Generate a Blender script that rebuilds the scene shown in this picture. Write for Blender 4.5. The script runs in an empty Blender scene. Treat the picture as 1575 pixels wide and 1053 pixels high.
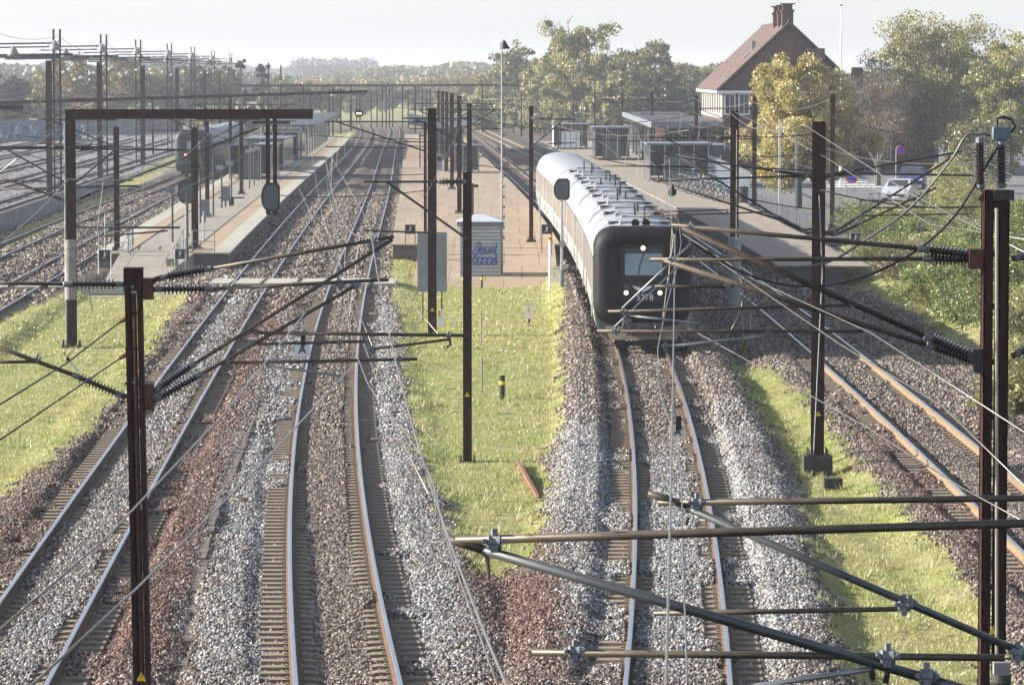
HAZE = 0.00023
EXPO = 1.46
import bpy, math, random
import numpy as np
random.seed(7); np.random.seed(7)
R = math.radians
SC = bpy.context.scene
COL = SC.collection
# ---------------------------------------------------------------- camera model (1575 x 1053 photograph)
FP = 6000.0; CX = 787.5; CY = 526.5; HC = 8.75
PT = math.atan((CY-112.0)/FP); SP, CP = math.sin(PT), math.cos(PT)
def ray(px, py):
    u = (px-CX)/FP; v = (CY-py)/FP
    return (u, CP+v*SP, -SP+v*CP)
def G(px, py, z=0.0):
    """world point seen at a photo pixel, on the level z"""
    d = ray(px, py); t = (z-HC)/d[2]
    return (d[0]*t, d[1]*t, z)
def D(px, py, dist):
    """world point on a photo pixel at distance Y = dist"""
    d = ray(px, py); t = dist/d[1]
    return (d[0]*t, dist, HC+d[2]*t)
def PR(X, Y, Z):
    d = Y*CP-(Z-HC)*SP; v = Y*SP+(Z-HC)*CP
    return CX+FP*X/d, CY-FP*v/d
# ---------------------------------------------------------------- materials
MATS = {}
def lin(c):
    return tuple(c)
def mat(name, col, rough=0.7, metal=0.0, var=0.25, scale=3.0, bump=0.0, bscale=40.0, col2=None, stretch=None, emit=None, spec=0.3):
    if name in MATS: return MATS[name]
    m = bpy.data.materials.new(name); m.use_nodes = True; nt = m.node_tree; n = nt.nodes; l = nt.links
    b = n['Principled BSDF']; b.inputs['Roughness'].default_value = rough; b.inputs['Metallic'].default_value = metal
    b.inputs['Specular IOR Level'].default_value = spec if rough < .78 else .06
    tc = n.new('ShaderNodeTexCoord'); vec = tc.outputs['Object']
    if stretch:
        mp = n.new('ShaderNodeMapping'); mp.inputs['Scale'].default_value = stretch; l.new(vec, mp.inputs[0]); vec = mp.outputs[0]
    ns = n.new('ShaderNodeTexNoise'); ns.inputs['Scale'].default_value = scale; ns.inputs['Detail'].default_value = 6; ns.inputs['Roughness'].default_value = .65
    l.new(vec, ns.inputs['Vector'])
    rp = n.new('ShaderNodeValToRGB'); rp.color_ramp.elements[0].position = .3; rp.color_ramp.elements[1].position = .7
    c2 = col2 if col2 else tuple(min(1, c*(1+var)) for c in col); c1 = col if col2 else tuple(c*(1-var) for c in col)
    rp.color_ramp.elements[0].color = (*c1, 1); rp.color_ramp.elements[1].color = (*c2, 1)
    l.new(ns.outputs['Fac'], rp.inputs[0]); l.new(rp.outputs[0], b.inputs['Base Color'])
    if bump:
        n2 = n.new('ShaderNodeTexNoise'); n2.inputs['Scale'].default_value = bscale; n2.inputs['Detail'].default_value = 4; l.new(tc.outputs['Object'], n2.inputs['Vector'])
        bp = n.new('ShaderNodeBump'); bp.inputs['Strength'].default_value = bump; bp.inputs['Distance'].default_value = .02
        l.new(n2.outputs['Fac'], bp.inputs['Height']); l.new(bp.outputs[0], b.inputs['Normal'])
    if emit:
        b.inputs['Emission Color'].default_value = (*emit[:3], 1); b.inputs['Emission Strength'].default_value = emit[3]
    MATS[name] = m
    return m
def leafmat(name, c1, c2, c3, scale=1.2):
    m = bpy.data.materials.new(name); m.use_nodes = True; nt = m.node_tree; n = nt.nodes; l = nt.links
    for x in list(n): n.remove(x)
    out = n.new('ShaderNodeOutputMaterial'); at = n.new('ShaderNodeAttribute'); at.attribute_name = 'tone'
    rp = n.new('ShaderNodeValToRGB'); e = rp.color_ramp.elements; e[0].color = (*c1, 1); e[1].color = (*c3, 1)
    e2 = e.new(.5); e2.color = (*c2, 1)
    l.new(at.outputs['Fac'], rp.inputs[0])
    d = n.new('ShaderNodeBsdfDiffuse'); t = n.new('ShaderNodeBsdfTranslucent'); g = n.new('ShaderNodeBsdfGlossy'); g.inputs['Roughness'].default_value = .45
    mx = n.new('ShaderNodeMixShader'); mx.inputs[0].default_value = .38; l.new(rp.outputs[0], d.inputs[0]); l.new(rp.outputs[0], t.inputs[0])
    l.new(d.outputs[0], mx.inputs[1]); l.new(t.outputs[0], mx.inputs[2])
    m2 = n.new('ShaderNodeMixShader'); m2.inputs[0].default_value = .05; l.new(mx.outputs[0], m2.inputs[1]); l.new(g.outputs[0], m2.inputs[2])
    l.new(m2.outputs[0], out.inputs[0]); MATS[name] = m
    return m
# ---------------------------------------------------------------- mesh builder
class MB:
    def __init__(s): s.v = []; s.f = []; s.n = 0
    def add(s, vs, fs):
        s.v.extend(vs); k = s.n; s.f.extend([tuple(i+k for i in f) for f in fs]); s.n += len(vs); return s
    def box(s, c, size, rz=0.0):
        x, y, z = c; a, b, h = size[0]/2, size[1]/2, size[2]/2; ca, sa = math.cos(rz), math.sin(rz)
        vs = [(x+ca*i*a-sa*j*b, y+sa*i*a+ca*j*b, z+k*h) for k in (-1, 1) for i, j in ((-1, -1), (1, -1), (1, 1), (-1, 1))]
        return s.add(vs, [(0, 3, 2, 1), (4, 5, 6, 7), (0, 1, 5, 4), (1, 2, 6, 5), (2, 3, 7, 6), (3, 0, 4, 7)])
    def zbox(s, x, y, z0, z1, w, d, rz=0.0): return s.box((x, y, (z0+z1)/2), (w, d, z1-z0), rz)
    def frame(s, p, q):
        p = np.array(p, float); q = np.array(q, float); t = q-p; L = np.linalg.norm(t); t = t/max(L, 1e-9)
        up = np.array((0, 0, 1.0)) if abs(t[2]) < .95 else np.array((0, 1.0, 0))
        a = np.cross(t, up); a /= np.linalg.norm(a); b = np.cross(a, t); return p, q, t, a, b
    def beam(s, p, q, w, h):
        p, q, t, a, b = s.frame(p, q)
        vs = [tuple(o+a*i*w/2+b*j*h/2) for o in (p, q) for i, j in ((-1, -1), (1, -1), (1, 1), (-1, 1))]
        return s.add(vs, [(0, 1, 2, 3), (4, 7, 6, 5), (0, 4, 5, 1), (1, 5, 6, 2), (2, 6, 7, 3), (3, 7, 4, 0)])
    def tube(s, pts, r, n=7, caps=True):
        P = [np.array(p, float) for p in pts]; m = len(P); vs = []; a = None
        for i in range(m):
            t = P[min(i+1, m-1)]-P[max(i-1, 0)]; t /= max(np.linalg.norm(t), 1e-9)
            if a is None:
                up = np.array((0, 0, 1.0)) if abs(t[2]) < .95 else np.array((0, 1.0, 0)); a = np.cross(t, up)
            a = a-t*np.dot(a, t); a /= np.linalg.norm(a); b = np.cross(t, a)
            rr = r[i] if hasattr(r, '__len__') else r
            vs += [tuple(P[i]+rr*(a*math.cos(2*math.pi*k/n)+b*math.sin(2*math.pi*k/n))) for k in range(n)]
        fs = [(i*n+k, i*n+(k+1) % n, (i+1)*n+(k+1) % n, (i+1)*n+k) for i in range(m-1) for k in range(n)]
        if caps: fs += [tuple(range(n-1, -1, -1)), tuple((m-1)*n+k for k in range(n))]
        return s.add(vs, fs)
    def lathe(s, p, q, prof, n=12):
        """prof: (t in metres along p->q, radius)"""
        p, q, t, a, b = s.frame(p, q); vs = []
        for d, r in prof:
            vs += [tuple(p+t*d+r*(a*math.cos(2*math.pi*k/n)+b*math.sin(2*math.pi*k/n))) for k in range(n)]
        m = len(prof)
        fs = [(i*n+k, i*n+(k+1) % n, (i+1)*n+(k+1) % n, (i+1)*n+k) for i in range(m-1) for k in range(n)]
        fs += [tuple(range(n-1, -1, -1)), tuple((m-1)*n+k for k in range(n))]
        return s.add(vs, fs)
    def prism(s, poly, z0, z1):
        n = len(poly)
        a = sum(poly[i][0]*poly[(i+1) % n][1]-poly[(i+1) % n][0]*poly[i][1] for i in range(n))
        if a < 0: poly = poly[::-1]
        vs = [(x, y, z0) for x, y in poly]+[(x, y, z1) for x, y in poly]
        return s.add(vs, [tuple(range(n-1, -1, -1)), tuple(range(n, 2*n))]+[(i, (i+1) % n, n+(i+1) % n, n+i) for i in range(n)])
    def extr(s, poly3, off):
        """planar 3D polygon pushed along off"""
        n = len(poly3); o = np.array(off, float)
        vs = [tuple(p) for p in poly3]+[tuple(np.array(p)+o) for p in poly3]
        return s.add(vs, [tuple(range(n-1, -1, -1)), tuple(range(n, 2*n))]+[(i, (i+1) % n, n+(i+1) % n, n+i) for i in range(n)])
    def build(s, name, m, parent=None, smooth=False, origin=None):
        me = bpy.data.meshes.new(name); o = origin or (0, 0, 0)
        if parent is not None:
            o = parent.get('_o', (0, 0, 0))
        elif origin is None and s.v:
            A = np.array(s.v); o = (float(A[:, 0].mean()), float(A[:, 1].mean()), float(A[:, 2].min()))
        me.from_pydata([(x-o[0], y-o[1], z-o[2]) for x, y, z in s.v], [], s.f)
        me.materials.append(m)
        if smooth: me.polygons.foreach_set('use_smooth', [True]*len(me.polygons))
        ob = bpy.data.objects.new(name, me); COL.objects.link(ob)
        ob['_o'] = tuple(o)
        if parent is not None: ob.parent = parent
        else: ob.location = o
        return ob
def npmesh(name, m, verts, faces, parent=None, tone=None, smooth=False, attrs=None, origin=(0, 0, 0)):
    """verts (N,3), faces (M,k)"""
    me = bpy.data.meshes.new(name); N = len(verts); M, k = faces.shape
    if parent is not None: origin = tuple(parent.get('_o', (0, 0, 0)))
    verts = verts-np.array(origin)
    me.vertices.add(N); me.vertices.foreach_set('co', verts.astype(np.float32).ravel())
    me.loops.add(M*k); me.loops.foreach_set('vertex_index', faces.astype(np.int32).ravel())
    me.polygons.add(M); me.polygons.foreach_set('loop_start', np.arange(0, M*k, k, dtype=np.int32))
    try: me.polygons.foreach_set('loop_total', np.full(M, k, dtype=np.int32))
    except Exception: pass
    if smooth: me.polygons.foreach_set('use_smooth', np.ones(M, dtype=bool))
    me.update(calc_edges=True)
    if tone is not None:
        a = me.attributes.new('tone', 'FLOAT', 'POINT'); a.data.foreach_set('value', tone.astype(np.float32))
    for kx, vx in (attrs or {}).items():
        a = me.attributes.new(kx, 'FLOAT', 'POINT'); a.data.foreach_set('value', vx.astype(np.float32))
    me.materials.append(m); ob = bpy.data.objects.new(name, me); COL.objects.link(ob); ob['_o'] = tuple(origin)
    if parent is not None: ob.parent = parent
    else: ob.location = origin
    return ob
def tag(o, label=None, cat=None, group=None, kind=None):
    if label: o['label'] = label
    if cat: o['category'] = cat
    if group: o['group'] = group
    if kind: o['kind'] = kind
    return o
def thing(name, label, cat, loc, group=None):
    o = bpy.data.objects.new(name, None); COL.objects.link(o); o.location = loc; o['_o'] = tuple(float(c) for c in loc)
    o.empty_display_size = .3
    return tag(o, label, cat, group)
def copy_tree(o, loc, label=None, rz=None):
    c = o.copy(); COL.objects.link(c); c.location = loc; c['_o'] = tuple(float(v) for v in loc)
    if rz is not None: c.rotation_euler = (0, 0, rz)
    if label: c['label'] = label
    for ch in list(o.children):
        d = ch.copy(); COL.objects.link(d); d.parent = c
        for g in list(ch.children):
            e = g.copy(); COL.objects.link(e); e.parent = d
    return c
def vnoise(x, y, seed=0, oct=3):
    """cheap smooth value noise, numpy"""
    r = np.zeros_like(x, dtype=float); amp = 1; tot = 0; rs = np.random.RandomState(seed)
    T = rs.rand(256, 256)
    for o in range(oct):
        xi = np.floor(x).astype(int); yi = np.floor(y).astype(int); fx = x-xi; fy = y-yi
        fx = fx*fx*(3-2*fx); fy = fy*fy*(3-2*fy)
        a = T[xi & 255, yi & 255]; b = T[(xi+1) & 255, yi & 255]; c = T[xi & 255, (yi+1) & 255]; d = T[(xi+1) & 255, (yi+1) & 255]
        r += amp*((a*(1-fx)+b*fx)*(1-fy)+(c*(1-fx)+d*fx)*fy); tot += amp; amp *= .5; x = x*2.03+17.3; y = y*2.03+5.1
    return r/tot
def inpoly(px, py, poly):
    r = np.zeros(px.shape, bool); n = len(poly)
    for i in range(n):
        x1, y1 = poly[i]; x2, y2 = poly[(i+1) % n]
        if y1 == y2: continue
        c = ((y1 > py) != (y2 > py)) & (px < (x2-x1)*(py-y1)/(y2-y1)+x1); r ^= c
    return r
# ---------------------------------------------------------------- common materials
STEEL = mat('rusty_mast_steel', (.016, .009, .008), .8, 0, .4, 2.0, .3, 30, col2=(.055, .022, .017), spec=.15, stretch=(7, 7, .5))
STEELD = mat('dark_fitting_steel', (.05, .045, .042), .55, .4, .3, 8)
GALV = mat('galvanised_steel', (.30, .31, .31), .45, .6, .2, 6)
BRONZE = mat('weathered_tube', (.05, .04, .03), .5, .3, .3, 5, col2=(.12, .09, .062))
INS = mat('brown_porcelain', (.035, .02, .018), .18, 0, .3, 3, spec=.7)
INSG = mat('insulator_cap', (.16, .17, .18), .5, .3, .2, 10)
WIREM = mat('bare_copper_wire', (.20, .18, .15), .4, .7, .2, 3)
CABLE = mat('black_cable', (.02, .02, .02), .5, 0, .2, 3)
CONC = mat('concrete', (.23, .22, .20), .85, 0, .25, 4, .3, 50)
CONCD = mat('dark_stained_concrete', (.06, .058, .052), .9, 0, .4, 3, .4, 30)
WHITE = mat('white_paint', (.75, .75, .73), .5, 0, .06, 5)
YEL = mat('yellow_paint', (.75, .48, .03), .5, 0, .1, 5)
BLACK = mat('black_paint', (.02, .02, .022), .5, 0, .3, 5)
GREYP = mat('grey_paint', (.13, .145, .16), .5, 0, .15, 3)
RUSTR = mat('rust_brown', (.11, .05, .034), .8, 0, .3, 12, .3, 60)
# ---------------------------------------------------------------- track centre lines, X as a function of Y
def fit(pts, deg):
    W = [G(x, y, 0) for x, y in pts]; Y = np.array([w[1] for w in W]); X = np.array([w[0] for w in W])
    w = 1/np.maximum(Y, 60)**1.0
    c = np.polyfit(Y/100, X, deg, w=w*100); ymax = Y.max(); ymin = 30.0
    d = np.polyder(c)
    def f(y):
        y = np.asarray(y, float); yc = np.clip(y, ymin, ymax)
        return np.polyval(c, yc/100)+np.polyval(d, yc/100)*(y-yc)/100
    return f
TA = fit([(-9, 1053), (141, 809), (226, 670), (310, 544), (377, 451), (421, 391), (487.5, 303), (536, 242), (562, 211), (566, 200), (552, 188)], 4)
TB = fit([(535, 1053), (509, 800), (500, 677), (509, 560), (519, 487), (541, 430), (553, 395), (569, 330), (585, 281), (596, 243), (605, 215), (606, 203), (592, 189)], 5)
TC = fit([(1046, 1053), (1038, 880), (1026, 720), (1008, 620), (994, 540), (865, 331), (826, 300), (774.5, 255), (745, 225), (728, 212), (710, 200)], 4)
TD = fit([(1642, 850), (1527, 750), (1418.5, 660), (1312, 560), (812, 235), (778, 215), (745, 203)], 3)
def off(f, o): return lambda y: f(y)+o
TE2 = lambda y: TA(y)-9.35-.004*np.clip(np.asarray(y)-180, 0, 300)
TE1 = lambda y: TA(y)-13.6+.006*np.clip(np.asarray(y)-220, 0, 200)
YARD = [off(TA, -o) for o in (20.5, 25.5, 30.5, 36.5, 41.5, 46.5)]
def track_def(): pass
TR = [TA, TB, TC, TD, TE2, TE1]+YARD
def tang(f, y): return float(f(y+.5)-f(y-.5))
# ---------------------------------------------------------------- zones of the ground, as outlines on the ground itself (photo pixels at rail level)
GRASS = [
 [(-60, 520), (30, 490), (120, 448), (190, 440), (300, 438), (300, 452), (262, 505), (232, 560), (196, 610), (150, 664), (95, 715), (40, 755), (-60, 830)],
 [(598, 428), (700, 424), (862, 424), (870, 470), (862, 540), (872, 610), (862, 680), (838, 712), (850, 770), (835, 830), (820, 872), (760, 890), (715, 880), (690, 815), (660, 745), (640, 700), (622, 620), (622, 540), (612, 480)],
 [(1120, 560), (1150, 562), (1180, 570), (1235, 610), (1270, 655), (1330, 735), (1400, 800), (1470, 870), (1515, 950), (1540, 1070), (1300, 1070), (1275, 960), (1250, 860), (1225, 740), (1190, 680), (1150, 620)],
 [(1285, 395), (1340, 340), (1600, 300), (1600, 640), (1500, 560), (1420, 500), (1350, 455), (1290, 430)],
 [(0, 372), (170, 290), (280, 235), (290, 242), (180, 306), (90, 350), (0, 396)],
 [(475, 203), (548, 203), (540, 216), (470, 216)],
 [(600, 428), (600, 385), (640, 378), (645, 425)],
]
RUST = [
 [(395, 470), (352, 560), (290, 660), (225, 790), (110, 1060), (255, 1060), (300, 900), (335, 780), (350, 700), (390, 590), (420, 520), (445, 470)],
 [(320, 440), (250, 545), (190, 640), (100, 740), (-60, 850), (-60, 960), (60, 840), (200, 640), (300, 500), (345, 440)],
 [(690, 870), (850, 870), (880, 960), (890, 1060), (760, 1060), (740, 960)],
 [(1285, 640), (1360, 720), (1470, 850), (1575, 960), (1575, 900), (1460, 760), (1350, 650)],
]
PALE = [
 [(440, 500), (400, 620), (350, 760), (320, 900), (300, 1060), (450, 1060), (448, 800), (450, 650), (478, 520)],
 [(570, 450), (566, 560), (570, 700), (590, 850), (625, 1060), (745, 1060), (735, 940), (690, 850), (640, 720), (618, 600), (606, 460)],
 [(340, 450), (290, 560), (160, 760), (-20, 1060), (60, 1060), (200, 800), (300, 600), (400, 450)],
 [(985, 700), (985, 1060), (1110, 1060), (1090, 850), (1065, 700)],
 [(1085, 740), (1110, 860), (1150, 1060), (1270, 1060), (1250, 900), (1210, 740), (1150, 640), (1090, 640)],
 [(870, 640), (850, 760), (850, 870), (870, 1060), (965, 1060), (968, 800), (940, 690)],
 [(-200, 200), (420, 180), (250, 270), (0, 340), (-200, 420)],
]
def zone_masks(X, Y):
    px, py = PR(X, Y, np.zeros_like(X)-.3)
    wob = 9*np.clip(60/Y, .15, 1)+6*np.clip(60/Y, .15, 1)*(vnoise(X*.35+9, Y*.2, 6) > .5)
    jr = np.random.RandomState(5)
    qx = px+wob*(vnoise(X*1.3, Y*1.3, 3)-.5)*5; qy = py+wob*(vnoise(X*1.3, Y*1.3, 4)-.5)*3
    jx, jy = qx+jr.normal(size=X.shape)*wob*1.9, qy+jr.normal(size=X.shape)*wob*3.5
    qx = qx+jr.normal(size=X.shape)*wob*.7; qy = qy+jr.normal(size=X.shape)*wob*.7
    g = np.zeros(X.shape); r = np.zeros(X.shape); p = np.zeros(X.shape)
    for P in GRASS: g = np.maximum(g, inpoly(qx, qy, P))
    for P in RUST: r = np.maximum(r, inpoly(jx, jy, P))
    for P in PALE: p = np.maximum(p, inpoly(jx, jy, P))
    p = p*(jr.rand(*X.shape) < .42+.85*vnoise(X*.7, Y*.35, 88)); r = r*(jr.rand(*X.shape) < .75+.5*vnoise(X*.9, Y*.4, 89))
    return g, r, p, px, py
def ground_z(X, Y, g=None):
    if g is None: g = zone_masks(X, Y)[0]
    base = -.36+.10*(vnoise(X*.35, Y*.35, 9)-.5)+.05*(vnoise(X*1.9, Y*1.9, 10)-.5)
    z = base.copy()
    for i, f in enumerate(TR):
        d = X-f(Y); a = np.abs(d)
        mid = -.165 if i != 1 else -.165-.05*np.clip((80-Y)/6+1.5*(vnoise(X*2, Y*1.5, 33)-.5), 0, 1)
        if i == 2: mid = -.18+.02*np.clip((92-Y)/10, 0, 1)
        cover = vnoise(X*.8+7*i, Y*.5, 20+i)
        zt = np.where(a < .42, mid+.03*(cover-.45), -.245+.095*np.clip((cover-(.66 if i == 1 else .50))/.10, 0, 1))
        heap = -.13+.13*(vnoise(X*.5+31*i, Y*.22, 40+i)-.3)
        if i == 1: heap = heap-.07
        if i == 2: heap = heap+.04+.09*np.clip((Y-78)/16+.8*(vnoise(X*.8, Y*.4, 71)-.5), 0, 1)
        s = np.clip((a-1.28)/.35, 0, 1); s = s*s*(3-2*s)
        zt = zt*(1-s)+heap*s
        w = 2.05+.35*(vnoise(X*.3, Y*.3, 60+i)-.5)
        s2 = np.clip((a-w)/1.0, 0, 1); s2 = s2*s2*(3-2*s2)
        zt = zt*(1-s2)+base*s2
        z = np.where(a < w+1.0, np.maximum(z, zt) if i > 20 else np.where(a < 1.3, zt, np.maximum(z, zt)), z)
    # right-hand bank
    d = X-TD(Y); s = np.clip((d-4.2)/5.0, 0, 1); s = s*s*(3-2*s); far = np.clip((205-Y)/30, 0, 1)*np.clip((Y-60)/20, 0, 1)
    z = z+s*far*1.3
    dd = np.clip((d-8)/3, 0, 1)*np.clip((Y-190)/40, 0, 1)
    z = z+dd*.25
    return z
def grid():
    ys = []; y = 42.0
    while y < 900: ys.append(y); y += max(.10, y*y/52500*1.6)
    while y < 7000: ys.append(y); y *= 1.06
    ys = np.array(ys); n = 520
    U = np.concatenate([np.linspace(-.75, -.155, 26)[:-1], np.linspace(-.155, .155, n), np.linspace(.155, .75, 26)[1:]])
    X = ys[:, None]*U[None, :]; Y = np.repeat(ys[:, None], len(U), 1)
    return X, Y
gX, gY = grid()
gm, rm, pm, _, _ = zone_masks(gX, gY)
gZ = ground_z(gX, gY, gm)
farf = np.clip((gY-600)/200, 0, 1)
latf = np.clip((np.abs(gX+8)-70)/20, 0, 1)
gm = np.maximum(gm, np.clip(farf+latf, 0, 1)*1.0)
gZ = np.where(farf+latf > .5, np.minimum(gZ, -.3), gZ)
MATG = bpy.data.materials.new('ground_mix'); MATG.use_nodes = True
def ground_mat():
    nt = MATG.node_tree; n = nt.nodes; l = nt.links; b = n['Principled BSDF']; b.inputs['Roughness'].default_value = .95; b.inputs['Specular IOR Level'].default_value = .1
    tc = n.new('ShaderNodeTexCoord'); ob = tc.outputs['Object']
    def at(nm): a = n.new('ShaderNodeAttribute'); a.attribute_name = nm; return a.outputs['Fac']
    def noise(s, dt=5, rg=.6): a = n.new('ShaderNodeTexNoise'); a.inputs['Scale'].default_value = s; a.inputs['Detail'].default_value = dt; a.inputs['Roughness'].default_value = rg; l.new(ob, a.inputs['Vector']); return a.outputs['Fac']
    def ramp(f, cs):
        r = n.new('ShaderNodeValToRGB'); e = r.color_ramp.elements
        e[0].position = cs[0][0]; e[0].color = (*cs[0][1], 1); e[1].position = cs[-1][0]; e[1].color = (*cs[-1][1], 1)
        for p, c in cs[1:-1]: x = e.new(p); x.color = (*c, 1)
        l.new(f, r.inputs[0]); return r.outputs[0]
    def mix(f, a, c):
        m = n.new('ShaderNodeMix'); m.data_type = 'RGBA'
        if isinstance(f, float): m.inputs[0].default_value = f
        else: l.new(f, m.inputs[0])
        l.new(a, m.inputs[6]); l.new(c, m.inputs[7]); return m.outputs[2]
    vo = n.new('ShaderNodeTexVoronoi'); vo.inputs['Scale'].default_value = 15; l.new(ob, vo.inputs['Vector'])
    sep = n.new('ShaderNodeSeparateColor'); l.new(vo.outputs['Color'], sep.inputs[0])
    brown = ramp(sep.outputs[0], [(0, (.025, .02, .017)), (.45, (.09, .075, .06)), (1, (.24, .20, .16))])
    pale = ramp(sep.outputs[0], [(0, (.04, .04, .042)), (.4, (.17, .17, .17)), (1, (.42, .41, .39))])
    rust = ramp(sep.outputs[0], [(0, (.03, .016, .012)), (.45, (.13, .062, .042)), (1, (.24, .14, .10))])
    c = mix(at('pale'), brown, pale); c = mix(at('rust'), c, rust)
    g = ramp(noise(1.1, 8, .7), [(.3, (.14, .12, .06)), (.5, (.25, .25, .08)), (.68, (.42, .38, .19))])
    g2 = ramp(noise(.25, 3), [(.35, (.32, .26, .16)), (.65, (.20, .24, .065))])
    gg = mix(.45, g, g2)
    c = mix(at('grass'), c, gg); l.new(c, b.inputs['Base Color'])
    bp = n.new('ShaderNodeBump'); bp.inputs['Strength'].default_value = 1; bp.inputs['Distance'].default_value = .05
    vo2 = n.new('ShaderNodeTexVoronoi'); vo2.inputs['Scale'].default_value = 15; l.new(ob, vo2.inputs['Vector'])
    mm = n.new('ShaderNodeMath'); mm.operation = 'MULTIPLY_ADD'; mm.inputs[1].default_value = -1.6; mm.inputs[2].default_value = 1; l.new(vo2.outputs['Distance'], mm.inputs[0])
    hb = n.new('ShaderNodeMix'); hb.data_type = 'FLOAT'; l.new(at('grass'), hb.inputs[0]); l.new(mm.outputs[0], hb.inputs[2]); l.new(noise(9, 6, .8), hb.inputs[3])
    l.new(hb.outputs[0], bp.inputs['Height']); l.new(bp.outputs[0], b.inputs['Normal'])
ground_mat()
nr, nc = gX.shape; idx = np.arange(nr*nc).reshape(nr, nc)
F = np.stack([idx[:-1, :-1], idx[:-1, 1:], idx[1:, 1:], idx[1:, :-1]], -1).reshape(-1, 4)
gr = npmesh('ground', MATG, np.stack([gX, gY, gZ], -1).reshape(-1, 3), F, attrs={'grass': gm.ravel(), 'rust': rm.ravel(), 'pale': pm.ravel()}, smooth=True)
tag(gr, kind='structure')
# platform outlines are needed by the scatterers
PLAT_L = [(131, 393), (272, 311), (369, 273), (430, 249), (478, 222), (505, 209), (540, 207), (535, 217), (471, 274), (431, 314), (400, 340), (354, 388)]
# ---------------------------------------------------------------- loose ballast stones
def stones(n, y0, y1, smin, smax, name, label):
    rs = np.random.RandomState(int(y0)); u = rs.rand(n)
    Y = np.sqrt(y0*y0+u*(y1*y1-y0*y0)); X = (rs.rand(n)*2-1)*.137*Y
    g, r, p, px, py = zone_masks(X, Y)
    keep = (g < .5)
    near = np.zeros(n, bool)
    for f in TR[:4]: near |= np.abs(X-f(Y)) < 4.4
    near |= (X > TA(Y)) & (X < TB(Y))
    near |= (X > TB(Y)) & (X < TC(Y)) & (Y < 70)
    near |= (X > TC(Y)) & (X < TD(Y))
    near |= (X > TD(Y)-2) & (X < TD(Y)+(7 if y0 < 150 else 1.5))
    if y0 >= 150:
        near &= ~((X > TB(Y)+1.7) & (X < TC(Y)-1.7)); near |= (np.abs(X-TE2(Y)) < 1.6) | (np.abs(X-TE1(Y)) < 3); near &= ~((X > TC(Y)+6) & (X < TD(Y)-6))
    keep &= near
    for f in TR[:4]:
        d = np.abs(X-f(Y)); keep &= ~((np.abs(d-.75) < .09))
    for f in TR[:4]:
        d = np.abs(X-f(Y)); keep &= ~((d > .42) & (d < 1.22) & (rs.rand(n) < .6) & (vnoise(X*.8+7*TR.index(f), Y*.5, 20+TR.index(f)) < .54))
    X, Y, r, p = X[keep], Y[keep], r[keep], p[keep]
    Z = ground_z(X, Y); n = len(X)
    s = smin+(smax-smin)*rs.rand(n)**1.5
    base = np.array([(1, 0, 0), (-1, 0, 0), (0, 1, 0), (0, -1, 0), (0, 0, 1), (0, 0, -1)], float)
    J = base[None]+rs.uniform(-.35, .35, (n, 6, 3)); J *= (rs.uniform(.6, 1.15, (n, 1, 3)))
    a = rs.rand(n)*6.283; ca, sa = np.cos(a), np.sin(a); b = rs.rand(n)*1.2-.6; cb, sb = np.cos(b), np.sin(b)
    x = J[..., 0]*ca[:, None]-J[..., 1]*sa[:, None]; y = J[..., 0]*sa[:, None]+J[..., 1]*ca[:, None]; z = J[..., 2]
    y2 = y*cb[:, None]-z*sb[:, None]; z2 = y*sb[:, None]+z*cb[:, None]
    V = np.stack([x, y2, z2], -1)*s[:, None, None]*.5; V[..., 0] += X[:, None]; V[..., 1] += Y[:, None]; V[..., 2] += (Z+s*.16+rs.rand(n)*.015)[:, None]
    T = np.array([(0, 2, 4), (2, 1, 4), (1, 3, 4), (3, 0, 4), (2, 0, 5), (1, 2, 5), (3, 1, 5), (0, 3, 5)])
    Fc = (T[None]+(np.arange(n)*6)[:, None, None]).reshape(-1, 3)
    t = rs.rand(n)
    ob = npmesh(name, STONE, V.reshape(-1, 3), Fc, attrs={'tone': np.repeat(t, 6), 'rust': np.repeat(r, 6), 'pale': np.repeat(p, 6)})
    tag(ob, label, kind='stuff', cat='ballast')
    return ob
STONE = bpy.data.materials.new('ballast_stone'); STONE.use_nodes = True
def stone_mat():
    nt = STONE.node_tree; n = nt.nodes; l = nt.links; b = n['Principled BSDF']; b.inputs['Roughness'].default_value = .85; b.inputs['Specular IOR Level'].default_value = .2
    def at(nm): a = n.new('ShaderNodeAttribute'); a.attribute_name = nm; return a.outputs['Fac']
    def ramp(cs):
        r = n.new('ShaderNodeValToRGB'); e = r.color_ramp.elements; e[0].position = 0; e[0].color = (*cs[0], 1); e[1].position = 1; e[1].color = (*cs[2], 1)
        x = e.new(.5); x.color = (*cs[1], 1); l.new(at('tone'), r.inputs[0]); return r.outputs[0]
    def mix(f, a, c):
        m = n.new('ShaderNodeMix'); m.data_type = 'RGBA'; l.new(f, m.inputs[0]); l.new(a, m.inputs[6]); l.new(c, m.inputs[7]); return m.outputs[2]
    c = mix(at('pale'), ramp([(.04, .033, .028), (.125, .10, .082), (.38, .32, .25)]), ramp([(.065, .065, .065), (.21, .205, .195), (.50, .49, .465)]))
    c = mix(at('rust'), c, ramp([(.04, .023, .018), (.11, .066, .05), (.26, .18, .14)])); l.new(c, b.inputs['Base Color'])
stone_mat()
stones(460000, 52, 96, .05, .095, 'ballast_stones', 'loose angular ballast stones heaped between and beside the nearest rails')
stones(230000, 96, 150, .07, .13, 'ballast_stones', 'loose ballast stones along the tracks beyond the first masts')
stones(200000, 150, 290, .13, .24, 'ballast_stones', 'coarse ballast along the tracks between the platforms')
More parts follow.
